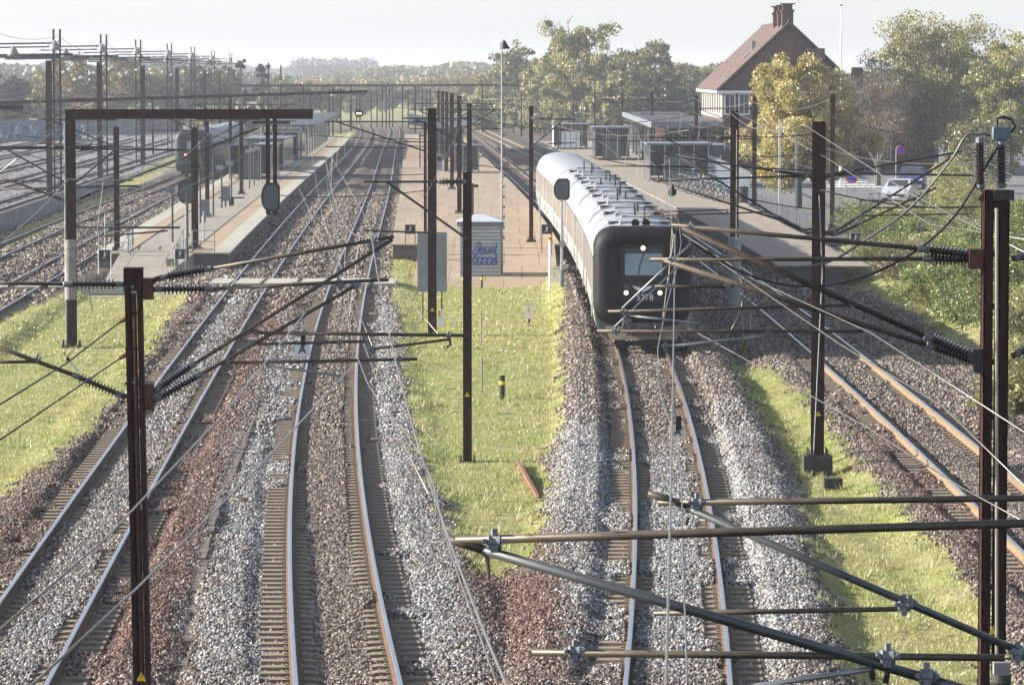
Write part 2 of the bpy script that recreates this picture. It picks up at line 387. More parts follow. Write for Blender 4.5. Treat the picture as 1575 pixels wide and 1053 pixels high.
# ---------------------------------------------------------------- grass blades
def blades(n, y0, y1, h, w, name, label, poly):
    rs = np.random.RandomState(int(y0*3)); Y = np.sqrt(y0*y0+rs.rand(n)*(y1*y1-y0*y0)); X = (rs.rand(n)*2-1)*.14*Y
    g, r, p, px, py = zone_masks(X, Y); dens = vnoise(X*.6, Y*.6, 77)
    fr = (g < .5) & (Y < 80) & (X > TA(Y)+1.8) & (X < TB(Y)-3.0) & (dens > .56) & (vnoise(X*2, Y*1.2, 5) > .56)
    jw = 22*np.clip(60/Y, .15, 1); edge = np.zeros(n, bool); ex, ey = px+rs.normal(size=n)*jw, py+rs.normal(size=n)*jw*1.3
    for P in GRASS: edge |= inpoly(ex, ey, P)
    edge &= (g < .5) & (vnoise(X*1.6, Y*1.0, 15) > .55)
    for f in TR[:4]: edge &= np.abs(X-f(Y)) > 1.5
    keep = ((g > .5) & (dens > .3)) | fr | (edge & (rs.rand(n) < .5))
    if poly is not None: keep &= poly(px, py)
    X, Y = X[keep], Y[keep]; Z = ground_z(X, Y); n = len(X); hh = h*(.4+rs.rand(n)*.9); a = rs.rand(n)*6.283; tl = rs.rand(n)*.9; ta = rs.rand(n)*6.283
    dx, dy = np.cos(a)*w*.5, np.sin(a)*w*.5
    V = np.stack([np.stack([X-dx, Y-dy, Z-.01], -1), np.stack([X+dx, Y+dy, Z-.01], -1), np.stack([X+np.cos(ta)*hh*tl, Y+np.sin(ta)*hh*tl, Z+hh], -1)], 1)
    Fc = (np.arange(3)[None]+(np.arange(n)*3)[:, None]); t = np.clip(.35*rs.rand(n)+.65*vnoise(X*.5, Y*.5, 91)*1.1, 0, 1)
    ob = npmesh(name, GRASSM, V.reshape(-1, 3), Fc, tone=np.repeat(t, 3)); tag(ob, label, kind='stuff', cat='grass'); return ob
GRASSM = leafmat('grass_blade', (.48, .39, .23), (.36, .36, .12), (.22, .30, .07))
blades(420000, 54, 125, .05, .028, 'grass', 'short rough grass growing between the nearest tracks', None)
blades(240000, 125, 235, .07, .06, 'grass', 'sunlit grass in front of the platform ends and on the bank', None)
def tufts(n, seed):
    rs = np.random.RandomState(seed); Y = np.sqrt(54**2+rs.rand(n)*(150**2-54**2)); X = (rs.rand(n)*2-1)*.137*Y; g, r, p, px, py = zone_masks(X, Y)
    ex, ey = px+rs.normal(size=n)*16*60/Y, py+rs.normal(size=n)*14*60/Y; e = np.zeros(n, bool)
    for P in GRASS: e |= inpoly(ex, ey, P)
    ok = e & (vnoise(X*.9, Y*.6, 19) > .5)
    for f in TR[:4]: ok &= np.abs(X-f(Y)) > 1.6
    X, Y = X[ok], Y[ok]; m = 14; X = np.repeat(X, m)+rs.normal(size=len(X)*m)*.05; Y = np.repeat(Y, m)+rs.normal(size=len(Y)*m)*.05; n = len(X); Z = ground_z(X, Y)
    h = .10+.14*rs.rand(n); a = rs.rand(n)*6.283; t = rs.rand(n)*6.283; w = .010
    V = np.stack([np.stack([X-np.cos(a)*w, Y-np.sin(a)*w, Z-.01], -1), np.stack([X+np.cos(a)*w, Y+np.sin(a)*w, Z-.01], -1), np.stack([X+np.cos(t)*h*.6, Y+np.sin(t)*h*.6, Z+h], -1)], 1)
    ob = npmesh('weeds', GRASSM, V.reshape(-1, 3), np.arange(3)[None]+(np.arange(n)*3)[:, None], tone=np.repeat(np.repeat(rs.rand(n//m), m)*.8+.2*rs.rand(n), 3)); tag(ob, 'taller tufts of grass and weeds dotted along the edges of the grass', kind='stuff', cat='weeds')
tufts(9000, 3)
# ---------------------------------------------------------------- railway tracks
RAILH = mat('polished_rail_head', (.40, .40, .41), .32, .9, .1, 4)
RAILS = mat('rusty_rail_side', (.11, .07, .048), .8, .1, .3, 6)
RAILLIT = mat('sunlit_rail_side', (.20, .145, .09), .8, .1, .2, 6)  # lighter copy of the rail side, sunlight put into its colour
SLEEP = mat('weathered_concrete_sleeper', (.15, .12, .085), .9, 0, .35, 2.5, .3, 60, col2=(.32, .255, .18))
def ribbon(f, o, ys, prof, smooth=False):
    """sweep a closed (x,z) profile along a track line"""
    ys = np.array(ys); X = f(ys)+o; m = len(prof); N = len(ys); dx = np.gradient(f(ys), ys); c = 1/np.sqrt(1+dx*dx); s = dx*c
    P = np.array(prof); V = np.zeros((N, m, 3)); V[..., 0] = X[:, None]+P[None, :, 0]*c[:, None]; V[..., 1] = ys[:, None]-P[None, :, 0]*s[:, None]; V[..., 2] = P[None, :, 1]
    i = np.arange(N-1)[:, None]*m; k = np.arange(m)[None]; k2 = (k+1) % m
    Fc = np.stack([i+k, i+m+k, i+m+k2, i+k2], -1).reshape(-1, 4)
    return V.reshape(-1, 3), Fc
def ysamp(y0, y1):
    r = [y0]
    while r[-1] < y1: r.append(r[-1]+max(1.5, r[-1]*.02))
    return r
RP = [(-.036, -.012), (-.036, -.04), (-.011, -.05), (-.011, -.13), (-.07, -.148), (-.07, -.163), (.07, -.163), (.07, -.148), (.011, -.13), (.011, -.05), (.036, -.04), (.036, -.012)]
RHD = [(-.036, -.011), (-.034, -.002), (-.026, 0), (.026, 0), (.034, -.002), (.036, -.011)]
def track(f, label, y0, y1, side, nsl, far_sl=True):
    o0 = (float(f(y0)), y0, -.17)
    t = thing('railway_track', label, 'railway track', o0, 'railway tracks')
    ys = ysamp(y0, y1)
    for sgn in (-1, 1):
        V, Fc = ribbon(f, sgn*.7525, ys, RP); r = npmesh('rail', side, V, Fc, t)
        V, Fc = ribbon(f, sgn*.7525, ys, RHD); npmesh('rail_head', RAILH, V, Fc, r)
    y = y0; sm = {}; k = 0; rest = MB()
    while y < min(y1, 330):
        if y < 190 and nsl:
            if k < nsl:
                key = 0
                if 'm' not in sm:
                    b = MB(); x2 = 1.25
                    pr = [(-.14, -.24), (.14, -.24), (.125, -.165), (-.125, -.165)]
                    vs = []; 
                    for xx, lo in ((-x2, 0), (-.5, 0), (-.3, .025), (.3, .025), (.5, 0), (x2, 0)):
                        vs += [(xx, py_, pz-(lo if pz > -.2 else 0)) for py_, pz in pr]
                    fs = [(0, 1, 2, 3), (23, 22, 21, 20)]+[(i*4+j, (i+1)*4+j, (i+1)*4+(j+1) % 4, i*4+(j+1) % 4) for i in range(5) for j in range(4)]
                    b.add(vs, fs)
                    for sg in (-1, 1):
                        for dd in (-.115, .115): b.box((sg*.7525+dd, 0, -.155), (.05, .09, .03))
                    sm['m'] = b.build('sleeper', SLEEP, None, origin=(0, 0, 0)); ob = sm['m']; ob.location = (0, 0, 0)
                else:
                    ob = sm['m'].copy(); COL.objects.link(ob)
                ob.parent = t; ob.location = (float(f(y))-o0[0], y-o0[1], -o0[2]+.002); ob.rotation_euler = (0, 0, -math.atan(tang(f, y)))
            else:
                rest.box((float(f(y)), y, -.2), (2.5, .26, .074), -math.atan(tang(f, y)))
        elif far_sl: rest.box((float(f(y)), y, -.2), (2.5, .26, .074), -math.atan(tang(f, y)))
        k += 1; y += .6 if y < 190 else 1.2
    if rest.v:
        s = rest.build('sleepers', SLEEP, t); tag(s, kind='stuff')
    return t
track(TA, 'leftmost near track curving past the left platform edge', 47, 700, RAILS, 100)
track(TB, 'track with polished rails along the left side of the middle platform', 47, 700, RAILS, 100)
track(TC, 'track on which the black fronted train stands', 47, 600, RAILS, 100)
track(TD, 'track with rails painted sunlit tan nearest the bushy bank, running in the shade of the train', 60, 600, RAILLIT, 100)
track(TE2, 'track along the far side of the left platform', 130, 600, RAILS, 0)
track(TE1, 'track beside the concrete retaining wall, with the distant train on it', 150, 620, RAILS, 0)
YL = ['first yard track beyond the retaining wall', 'second yard track beyond the retaining wall', 'third yard track beyond the retaining wall', 'fourth yard track beyond the retaining wall', 'fifth yard track beyond the retaining wall', 'yard track nearest the graffiti wall']
RAILD = mat('shaded_yard_rail', (.05, .04, .034), .8, .1, .3, 6); _h = RAILH; RAILH = RAILD  # rails darkened all over, shade of their near sides put into the colour
for i, f in enumerate(YARD): track(f, YL[i], 170, 520, RAILD, 0, False)
RAILH = _h
# ---------------------------------------------------------------- platforms and paths
def strip(name, m, f1, o1, f2, o2, y0, y1, z0, z1, kind='structure', parent=None):
    ys = np.array(ysamp(y0, y1)); ys = ys[ys <= y1] if ys[-1] > y1 else ys; ys = np.append(ys, y1) if ys[-1] < y1-.1 else ys
    L = f1(ys)+o1; Rr = f2(ys)+o2; mb = MB(); N = len(ys)
    vs = []
    for i in range(N): vs += [(L[i], ys[i], z0), (Rr[i], ys[i], z0), (Rr[i], ys[i], z1), (L[i], ys[i], z1)]
    fs = [(0, 1, 2, 3), tuple((N-1)*4+k for k in (3, 2, 1, 0))]+[(i*4+j, (i+1)*4+j, (i+1)*4+(j+1) % 4, i*4+(j+1) % 4) for i in range(N-1) for j in range(4)]
    mb.add(vs, fs); ob = mb.build(name, m, parent)
    if kind: tag(ob, kind=kind)
    return ob
def pavemat(name, c1, c2, rows=1.2):
    m = mat(name, c1, .9, 0, .2, 1.3, .2, 40, col2=c2); nt = m.node_tree; n = nt.nodes; l = nt.links
    b = n['Principled BSDF']; src = b.inputs['Base Color'].links[0].from_socket
    tc = n.new('ShaderNodeTexCoord'); br = n.new('ShaderNodeTexBrick'); br.inputs['Scale'].default_value = 1; br.inputs['Brick Width'].default_value = 1.6; br.inputs['Row Height'].default_value = rows
    br.inputs['Mortar Size'].default_value = .035; br.inputs['Color1'].default_value = (1, 1, 1, 1); br.inputs['Color2'].default_value = (.82, .82, .82, 1); br.inputs['Mortar'].default_value = (.35, .33, .3, 1)
    l.new(tc.outputs['Object'], br.inputs['Vector']); mx = n.new('ShaderNodeMix'); mx.data_type = 'RGBA'; mx.blend_type = 'MULTIPLY'; mx.inputs[0].default_value = .55
    l.new(src, mx.inputs[6]); l.new(br.outputs['Color'], mx.inputs[7]); l.new(mx.outputs[2], b.inputs['Base Color']); return m
PV = pavemat('platform_slabs', (.25, .225, .18), (.34, .305, .24), 4.0)
PVO = pavemat('tan_asphalt', (.29, .225, .155), (.38, .30, .21), 7.0)
EDGE = mat('pale_edge_slab', (.37, .35, .28), .85, 0, .15, 2)
TACT = mat('orange_tan_paving', (.33, .255, .17), .9, 0, .15, 3)
WALLC = mat('platform_face', (.10, .095, .09), .9, 0, .35, 1.5, .3, 20)
PH = .55
strip('platform_left', WALLC, TE2, 1.7, TA, -1.66, 178, 500, -.6, PH-.06)
strip('platform_left_surface', PV, TE2, 1.6, TA, -1.56, 177.9, 500, PH-.06, PH)
strip('platform_left_edge', EDGE, TA, -2.45, TA, -1.57, 177.9, 500, PH, PH+.006)
strip('platform_left_band', TACT, TA, -3.3, TA, -2.46, 177.9, 500, PH, PH+.005)
strip('platform_left_line', CONCD, TA, -3.42, TA, -3.3, 177.9, 500, PH, PH+.006)
strip('platform_left_far_edge', EDGE, TE2, 1.61, TE2, 2.4, 177.9, 500, PH, PH+.006)
strip('platform_left_far_band', TACT, TE2, 2.41, TE2, 3.1, 177.9, 500, PH, PH+.005)
strip('platform_left_far_line', CONCD, TE2, 3.1, TE2, 3.22, 177.9, 500, PH, PH+.006)
strip('platform_middle', WALLC, TB, 1.72, TC, -1.72, 187, 520, -.6, PH-.06)
strip('platform_middle_surface', PVO, TB, 1.64, TC, -1.64, 186.9, 520, PH-.06, PH)
strip('platform_right', WALLC, TD, 1.72, TD, 4.4, 166, 470, -.6, PH-.06)
PAVG = mat('platform_right_asphalt_shaded', (.21, .18, .145), .9, 0, .2, .8, .2, 30, col2=(.34, .285, .22))  # asphalt darkened so the shade beside the train is in its colour
strip('platform_right_surface', PAVG, TD, 1.64, TD, 5.6, 165.9, 470, PH-.06, PH)
def fr_edge(y): return np.interp(y, [165, 181, 236, 321, 480], [14.4, 15.0, 14.7, 14.9, 10.0])
strip('forecourt_pavement', PAVG, TD, 5.6, lambda y: fr_edge(y), 0, 176, 470, -.5, PH)
ROADM = mat('worn_asphalt_road', (.13, .13, .13), .9, 0, .15, 1.0, .2, 40, col2=(.2, .195, .185))
tag(MB().prism([(15.2, 205), (60, 205), (60, 470), (13, 470), (15.1, 320)], -.3, .1).build('road', ROADM), kind='structure')
STR = mat('road_marking', (.7, .7, .68), .8, 0, .1, 5)
rm_ = MB()
for y_ in (296, 302, 309, 317, 326): rm_.prism([(24, y_), (28.2, y_), (28.2, y_+2.2), (24, y_+2.2)], .1, .104)
tag(rm_.build('crossing_markings', STR), kind='structure')
# ramp down from the middle platform
def ramp(name, m, P0, P1, z0, z1, Y0, Y1):
    (a, b), (c, d) = P0, P1
    return tag(MB().add([(a, Y0, z0), (b, Y0, z0), (d, Y1, z1), (c, Y1, z1), (a, Y0, -.8), (b, Y0, -.8), (d, Y1, -.8), (c, Y1, -.8)],
        [(0, 1, 2, 3), (0, 4, 5, 1), (1, 5, 6, 2), (2, 6, 7, 3), (3, 7, 4, 0), (7, 6, 5, 4)]).build(name, m), kind='structure')
xb, xc = float(TB(187)), float(TC(187))
ramp('path_ramp_middle', PVO, (G(640, 430, -.4)[0], G(856, 428, -.4)[0]), (xb+3.0, xc-1.9), -.4, PH, 165.5, 186.9)
ramp('path_ramp_left', PV, (G(188, 418, -.35)[0], G(268, 418, -.35)[0]), (G(180, 388, PH)[0]+.2, G(300, 388, PH)[0]), -.38, PH, 170.5, 177.9)
tag(MB().prism([G(60, 445)[:2], G(330, 442)[:2], G(330, 418)[:2], G(188, 414)[:2], G(150, 420)[:2]], -.5, -.345).build('path_left', PV), kind='structure')
# timber and concrete crossing over the two main tracks
cw = thing('track_crossing', 'flat pale walkway of slabs crossing the two left tracks in front of the platforms', 'crossing', G(470, 434, 0))
for a, b in ((320, 352), (360, 398), (405, 452), (460, 513), (520, 566), (574, 607)):
    p = G(a, 436, 0); q = G(b, 436, 0); mb = MB(); ym = p[1]
    mb.add([(p[0], ym, -.3), (q[0], ym, -.3), (q[0], ym+4, -.3), (p[0], ym+4, -.3), (p[0], ym, .01), (q[0], ym, .01), (q[0], ym+4, .01), (p[0], ym+4, .01)], [(0, 3, 2, 1), (4, 5, 6, 7), (0, 1, 5, 4), (1, 2, 6, 5), (2, 3, 7, 6), (3, 0, 4, 7)])
    mb.build('slab', EDGE, cw)
c2 = thing('track_crossing', 'flat pale slab walkway crossing the track behind the far left insulators', 'crossing', G(60, 438, 0))
for a, b in ((-90, 12), (26, 60), (74, 190)):
    p = G(a, 441, 0); q = G(b, 441, 0); ym = p[1]
    MB().prism([(p[0], ym), (q[0], ym), (q[0]-.4, ym+3.4), (p[0]-.4, ym+3.4)], -.3, .01).build('slab', EDGE, c2)
# cable trough with lids between the two left tracks
tr_ = thing('cable_trough', 'buried concrete cable trough with worn lids in the rusty ballast strip', 'cable trough', G(300, 880, -.2))
pts = [G(262, 1075, -.3), G(285, 980, -.3), (G(300, 880, -.3)), G(330, 780, -.3), G(352, 735, -.3), G(385, 650, -.3)]
PYs = [p[1] for p in pts]; PXs = [p[0] for p in pts]; y = PYs[0]; k = 0
while y < PYs[-1]:
    x = float(np.interp(y+.4, PYs, PXs)); x2 = float(np.interp(y+.9, PYs, PXs)); an = -math.atan((x2-x)/.5)
    zz = float(ground_z(np.array([x]), np.array([y]))[0])
    if random.random() > .12: MB().box((x+random.uniform(-.02, .02), y+.4, max(zz, -.42)-.012), (.36, .78, .08), an+random.uniform(-.03, .03)).build('lid', mat('trough_lid', (.12, .10, .08), .9, 0, .3, 5, .4, 40, col2=(.2, .17, .14)), tr_)
    y += .82; k += 1
# ---------------------------------------------------------------- the train
TW = mat('cream_train_side', (.34, .325, .285), .45, .1, .06, .8, spec=.5)
TWIN = mat('reflecting_window_band', (.22, .185, .16), .25, .1, .15, .6, spec=.6)  # taupe stands in for a sunlit reflection on dark tinted glass
TROOF = mat('pale_grey_train_roof', (.24, .25, .26), .6, .1, .12, .8)
RUB = mat('black_rubber', (.006, .006, .007), .6, 0, .4, 1.5, .15, 8, spec=.2)
TDARK = mat('underframe_dark', (.022, .02, .019), .8, 0, .3, 4)
SKIRT = mat('lit_brown_skirt', (.20, .16, .12), .7, 0, .2, 2)  # tan look of the lit plough is put into this brown
GLASS = mat('cab_window_glass', (.24, .34, .40), .2, .1, .25, .9, spec=.6)  # pale blue base paints the reflection in the glass
LAMP = mat('lit_headlamp', (1, .95, .85), .4, 0, 0, 1, emit=(1, .82, .58, 1.3))
LRED = mat('red_lamp_ring', (.7, .05, .03), .4, 0, .1, 1)
PROF = [(1.36, .55), (1.46, .78), (1.53, 1.2), (1.55, 1.8), (1.55, 2.6), (1.51, 2.95), (1.41, 3.28), (1.22, 3.58), (.95, 3.77), (.5, 3.89), (0, 3.93)]
def local(o, rz):
    c, s = math.cos(rz), math.sin(rz)
    return lambda x, y, z: (o[0]+c*x-s*y, o[1]+s*x+c*y, o[2]+z)
def section(prof, k=0): return [(x, z) for x, z in prof]+[(-x, z) for x, z in prof[::-1][1:]]
def carriage(t, T, L, name='carriage', side=TW):
    full = section(PROF)
    lo = [(1.36, .55), (1.46, .78), (1.53, 1.2), (1.55, 1.8), (1.55, 2.6), (1.51, 2.95), (1.41, 3.28), (1.22, 3.58)]
    mb = MB(); sec = section(PROF); n = len(sec)
    mb.add([T(x, y, z) for y in (.22, L-.22) for x, z in sec], [tuple(range(n)), tuple(range(2*n-1, n-1, -1))]+[(i, n+i, n+(i+1) % n, (i+1) % n) for i in range(n)])
    body = mb.build(name, side, t, smooth=False)
    rf = [(x*1.004, z+.012) for x, z in PROF if z > 3.2]; r = section(rf); m = len(r); mb = MB()
    mb.add([T(x, y, z) for y in (.22, L-.22) for x, z in r], [(i, m+i, m+i+1, i+1) for i in range(m-1)]); mb.build('roof', TROOF, body, smooth=True)
    for s in (-1, 1):
        mb = MB(); w = [(1.551, 1.62), (1.561, 1.72), (1.561, 2.68), (1.54, 2.86)]
        for a, b in ((.45, L-.45),):
            k = len(w); mb.add([T(s*x, y, z) for y in (a, b) for x, z in w], [(i, k+i, k+i+1, i+1) if s > 0 else (i, i+1, k+i+1, k+i) for i in range(k-1)])
        mb.build('window_band', TWIN, body)
        for dy in (3.15, L-3.15):
            mb = MB(); c = T(s*1.555, dy, 1.9); mb.box(c, (.035, .9, 1.9), rzc[0]); mb.build('door', TWIN if s > 0 else mat('door_grey', (.30, .28, .25), .4, .1, .1, 1), body)
            for e in (-.47, .47): pass
    # gaiter at each end
    mb = MB(); g = section([(x*.93, .55+(z-.55)*.96) for x, z in PROF]); k = len(g)
    mb.add([T(x, y, z) for y in (-.02, .24) for x, z in g], [(i, k+i, k+(i+1) % k, (i+1) % k) for i in range(k)]); mb.build('gaiter', RUB, body)
    # underframe and bogies
    mb = MB()
    mb.box(T(0, L/2, .62), (2.5, L-5, .5), rzc[0])
    for yb in (2.6, L-2.6):
        mb.box(T(0, yb, .5), (2.2, 2.8, .35), rzc[0])
        for yy in (-.95, .95):
            for s in (-1, 1): mb.lathe(T(s*.68, yb+yy, .42), T(s*.82, yb+yy, .42), [(0, .42), (.13, .42)], 16)
    mb.build('underframe', TDARK, body)
    return body
def roofbits(body, T, L, seed):
    rs = random.Random(seed)
    for y in (.6, 3.2, 4.4, 7.5, 9.9, 12.4, 15.2, 16.5, 19.0):
        MB().tube([T(x*1.004, y, z+.012) for x, z in section(PROF) if z > 3.2], .007 if y not in (.6, 19.0) else .03, 4).build('roof_seam', mat('seam_grey', (.12, .12, .125), .7), body)
    for x in (-.75, .8):
        for y in (1.5, 5.6, L-5.5):
            mb = MB(); mb.box(T(x, y, 3.855), (.5, .6, .11), rzc[0]); mb.build('roof_vent', mat('vent_grey', (.30, .31, .32), .5, .2, .1, 3), body)
            MB().box(T(x, y-.31, 3.86), (.34, .02, .07), rzc[0]).build('vent_grille', BLACK, body)
    for k in range(4):
        y = L*.3+k*L*.12; x = rs.uniform(-.3, .3); mb = MB(); mb.tube([T(x, y, 3.88), T(x, y, 4.2+.25*rs.random())], .035, 6); mb.box(T(x, y, 3.93), (.16, .16, .06), rzc[0]); mb.build('antenna', BLACK, body)
    for y, w_ in ((3.9, 1.3), (9.0, 1.0), (11.2, 1.3), (17.6, 1.1)):
        e_ = MB().box(T(0, y, 3.93), (w_, 1.1, .12), rzc[0]).build('roof_unit', mat('vent_grey', (.30, .31, .32)), body); MB().box(T(0, y-.556, 3.93), (w_*.8, .01, .07), rzc[0]).build('grille', TDARK, e_) if 0 else None
    mb = MB()
    for k in range(3): mb.box(T(-.9+.25*k, L*.72, 3.87), (.16, .4, .1), rzc[0])
    mb.build('exhaust_outlet', TDARK, body)
rzc = [0]
y0 = 122.2; t = None; root = thing('passenger_train', 'black fronted diesel passenger train with cream sides and lit headlamps, number 5278', 'train', (float(TC(y0)), y0, 0))
first = None; y = y0; yy = []
for k in range(6):
    L = 19.6; yb = y+L*.985; x0, x1 = float(TC(y)), float(TC(yb)); rz = -math.atan2(x1-x0, yb-y); rzc[0] = rz
    T = local((x0, y, 0), rz); b = carriage(root, T, L)
    if k < 4: roofbits(b, T, L, k)
    if k == 0: T0 = T; rz0 = rz; b0 = b
    y = yb
def rrect(w, h, r, cx, cz, n=9):
    pts = []
    for qx, qz, a0 in ((1, -1, -90), (1, 1, 0), (-1, 1, 90), (-1, -1, 180)):
        for k in range(n):
            a = R(a0+90*k/(n-1)); pts.append((cx+qx*(w/2-r)+r*math.cos(a), cz+qz*(h/2-r)+r*math.sin(a)))
    return pts
rzc[0] = rz0
rings = [(3.02, 3.02, .55, 2.42, .75), (3.12, 3.10, .62, 2.40, .45), (3.12, 3.12, .72, 2.40, .12), (3.02, 3.02, .70, 2.40, -.10), (2.78, 2.80, .62, 2.40, -.24), (2.3, 2.5, .5, 2.42, -.30),
         (1.62, 2.02, .16, 2.46, -.26), (1.54, 1.92, .12, 2.46, -.20), (1.46, 1.84, .08, 2.46, .02)]
vs = []; fs = []
for w_, h_, r_, cz_, yy_ in rings: vs += [T0(x, yy_, z) for x, z in rrect(w_, h_, r_, 0, cz_)]
n = 36
for i in range(len(rings)-1): fs += [(i*n+k, i*n+(k+1) % n, (i+1)*n+(k+1) % n, (i+1)*n+k) for k in range(n)]
front = MB().add(vs, fs).build('rubber_front', RUB, root, smooth=True)
dr = MB().extr([T0(x, .02, z) for x, z in rrect(1.47, 1.85, .08, 0, 2.46)], np.array(T0(0, .06, 0))-np.array(T0(0, 0, 0))).build('front_door', mat('front_door_dark', (.016, .016, .017), .4, .1, .2, 2), root)
def plate(m, name, x0_, x1_, z0_, z1_, yf, par, r=.05, th=.03):
    return MB().extr([T0(x, yf, z) for x, z in rrect(x1_-x0_, z1_-z0_, r, (x0_+x1_)/2, (z0_+z1_)/2, 5)], np.array(T0(0, th, 0))-np.array(T0(0, 0, 0))).build(name, m, par)
plate(BLACK, 'window_frame', -.66, .66, 2.28, 3.30, -.01, dr)
plate(GLASS, 'window', -.57, .60, 2.42, 3.10, -.03, dr)
plate(mat('upper_panel', (.06, .075, .09), .2, .1, .2, 1), 'destination_panel', -.57, .60, 3.12, 3.27, -.028, dr, .03)
MB().tube([T0(.02, -.05, 3.12), T0(-.1, -.05, 2.75), T0(-.13, -.05, 2.45)], .013, 6).build('wiper', BLACK, dr)
for x, z, r, m, nm in ((0, 3.27, .07, LAMP, 'headlamp'), (-.53, 1.87, .07, LAMP, 'headlamp'), (.53, 1.87, .07, LAMP, 'headlamp'), (-.53, 2.08, .085, mat('unlit_lens', (.10, .10, .10), .2, .1, .1, 3), 'lamp'), (.53, 2.08, .085, MATS['unlit_lens'], 'lamp')):
    h = MB().lathe(T0(x, -.06, z), T0(x, .05, z), [(0, r*.8), (.015, r), (.1, r)], 18).build(nm, m, root, smooth=False)
    MB().lathe(T0(x, -.045, z), T0(x, .03, z), [(0, r*1.3), (.05, r*1.35)], 18).build('lamp_ring', LRED if z > 3 else BLACK, h)
def text(s, size, T, x, z, yf, m, name, parent, rz, ext=.006, align='CENTER', tilt=math.pi/2):
    cu = bpy.data.curves.new(name, 'FONT'); cu.body = s; cu.size = size; cu.extrude = ext; cu.align_x = align; cu.align_y = 'CENTER'
    o = bpy.data.objects.new('tmp', cu); COL.objects.link(o); dg = bpy.context.evaluated_depsgraph_get(); me = bpy.data.meshes.new_from_object(o.evaluated_get(dg)); bpy.data.objects.remove(o)
    ob = bpy.data.objects.new(name, me); COL.objects.link(ob); me.materials.clear(); me.materials.append(m)
    p = T(x, yf, z) if T else (x, yf, z); po = parent.get('_o', (0, 0, 0)); ob.parent = parent; ob.location = tuple(p[i]-po[i] for i in range(3)); ob.rotation_euler = (tilt, 0, rz); return ob
text('5278', .27, T0, .06, 1.72, -.03, WHITE, 'fleet_number', root, rz0)
wg = MB()
for pl in ([(-.34, 2.10), (-.10, 2.04), (-.02, 1.96), (-.14, 1.93), (-.28, 2.02)], [(.30, 2.10), (.08, 2.06), (.0, 1.97), (.10, 1.93), (.24, 2.02)]):
    wg.extr([T0(x, -.02, z) for x, z in pl], np.array(T0(0, .01, 0))-np.array(T0(0, 0, 0)))
wg.lathe(T0(-.01, -.03, 1.96), T0(-.01, .02, 1.96), [(0, .075), (.03, .075)], 14)
wg.build('winged_emblem', WHITE, root)
for s in (-1, 1):
    MB().tube([T0(s*.78, -.06, 1.75), T0(s*.78, -.12, 1.8), T0(s*.78, -.12, 2.5), T0(s*.78, -.06, 2.55)], .014, 6).build('grab_handle', GALV, root)
    MB().tube([T0(s*.35, -.35, .95), T0(s*.42, -.55, .7), T0(s*.5, -.45, .55)], .03, 6).build('hose', BLACK, root)
MB().tube([T0(x, -.255, z) for x, z in rrect(2.5, 2.66, .56, 0, 2.41)]+[T0(1.25, -.255, 1.64)], .012, 5).build('rubber_seam', mat('seam_black', (.004, .004, .004), .6), root)
plate(mat('hatch_dark', (.03, .03, .032), .35, .1, .2, 2), 'hatch', -.62, .62, 1.58, 2.22, -.006, dr, .04, .02)
# coupler, snow plough
mb = MB(); mb.box(T0(0, -.25, .78), (1.1, .35, .32), rz0); mb.box(T0(0, -.5, .74), (.34, .5, .26), rz0)
mb.tube([T0(-.6, -.3, 1.02), T0(-.65, -.42, .8), T0(-.4, -.45, .78)], .04, 6); mb.build('coupler', mat('coupler_grey', (.07, .07, .07), .6, .3, .2, 5), root)
MB().add([T0(-1.2, -.12, .82), T0(1.2, -.12, .82), T0(1.05, -.36, .42), T0(-1.05, -.36, .42), T0(-1.2, .3, .82), T0(1.2, .3, .82), T0(1.05, 0, .42), T0(-1.05, 0, .42)],
    [(0, 3, 2, 1), (4, 5, 6, 7), (0, 1, 5, 4), (1, 2, 6, 5), (2, 3, 7, 6), (3, 0, 4, 7)]).build('snow_plough', SKIRT, root)
MB().box(T0(0, -.33, .30), (1.8, .1, .16), rz0).build('rail_guard', TDARK, root)
# horns on the roof edge
for s in (-1, 1): MB().lathe(T0(s*.17-.05, .9, 4.02), T0(s*.17-.05, 1.3, 4.02), [(0, .13), (.05, .12), (.12, .05), (.35, .04)], 14).build('horn', TDARK, root)
# distant train on the far side of the left platform
y0 = 326; root2 = thing('passenger_train', 'distant dark grey train with two red lamps beside the far edge of the left platform', 'train', (float(TE1(y0))+1.3, y0, 0))
TDG = mat('blue_grey_train_side', (.06, .075, .085), .4, .1, .1, 1); y = y0; f2 = lambda y: TE1(y)+1.3
for k in range(3):
    L = 19.6; yb = y+L; x0, x1 = float(f2(y)), float(f2(yb)); rz = -math.atan2(x1-x0, yb-y); rzc[0] = rz; T = local((x0, y, 0), rz); b = carriage(root2, T, L, side=TDG)
    if k == 0:
        roofbits(b, T, L, 9); vs = []
        for w_, h_, r_, cz_, yy_ in rings: vs += [T(x, yy_, z) for x, z in rrect(w_, h_, r_, 0, cz_)]
        MB().add(vs, fs).build('rubber_front', mat('grey_rubber', (.03, .036, .04), .5, 0, .2, 2), root2, smooth=True)
        MB().extr([T(x, .0, z) for x, z in rrect(1.47, 1.85, .08, 0, 2.46)], (0, .05, 0)).build('front_door', MATS['front_door_dark'], root2)
        MB().extr([T(x, -.03, z) for x, z in rrect(1.1, .7, .05, 0, 2.75)], (0, .03, 0)).build('window', GLASS, root2)
        for x, z in ((0, 3.3), (-.55, 1.9)):
            MB().lathe(T(x-.1, -.33, z), T(x-.1, .05, z), [(0, .1), (.3, .1)], 14).build('tail_lamp', mat('red_tail_lamp', (.8, .25, .2), .4, 0, .1, 1, emit=(1, .3, .22, 1.5)), root2)
    y = yb
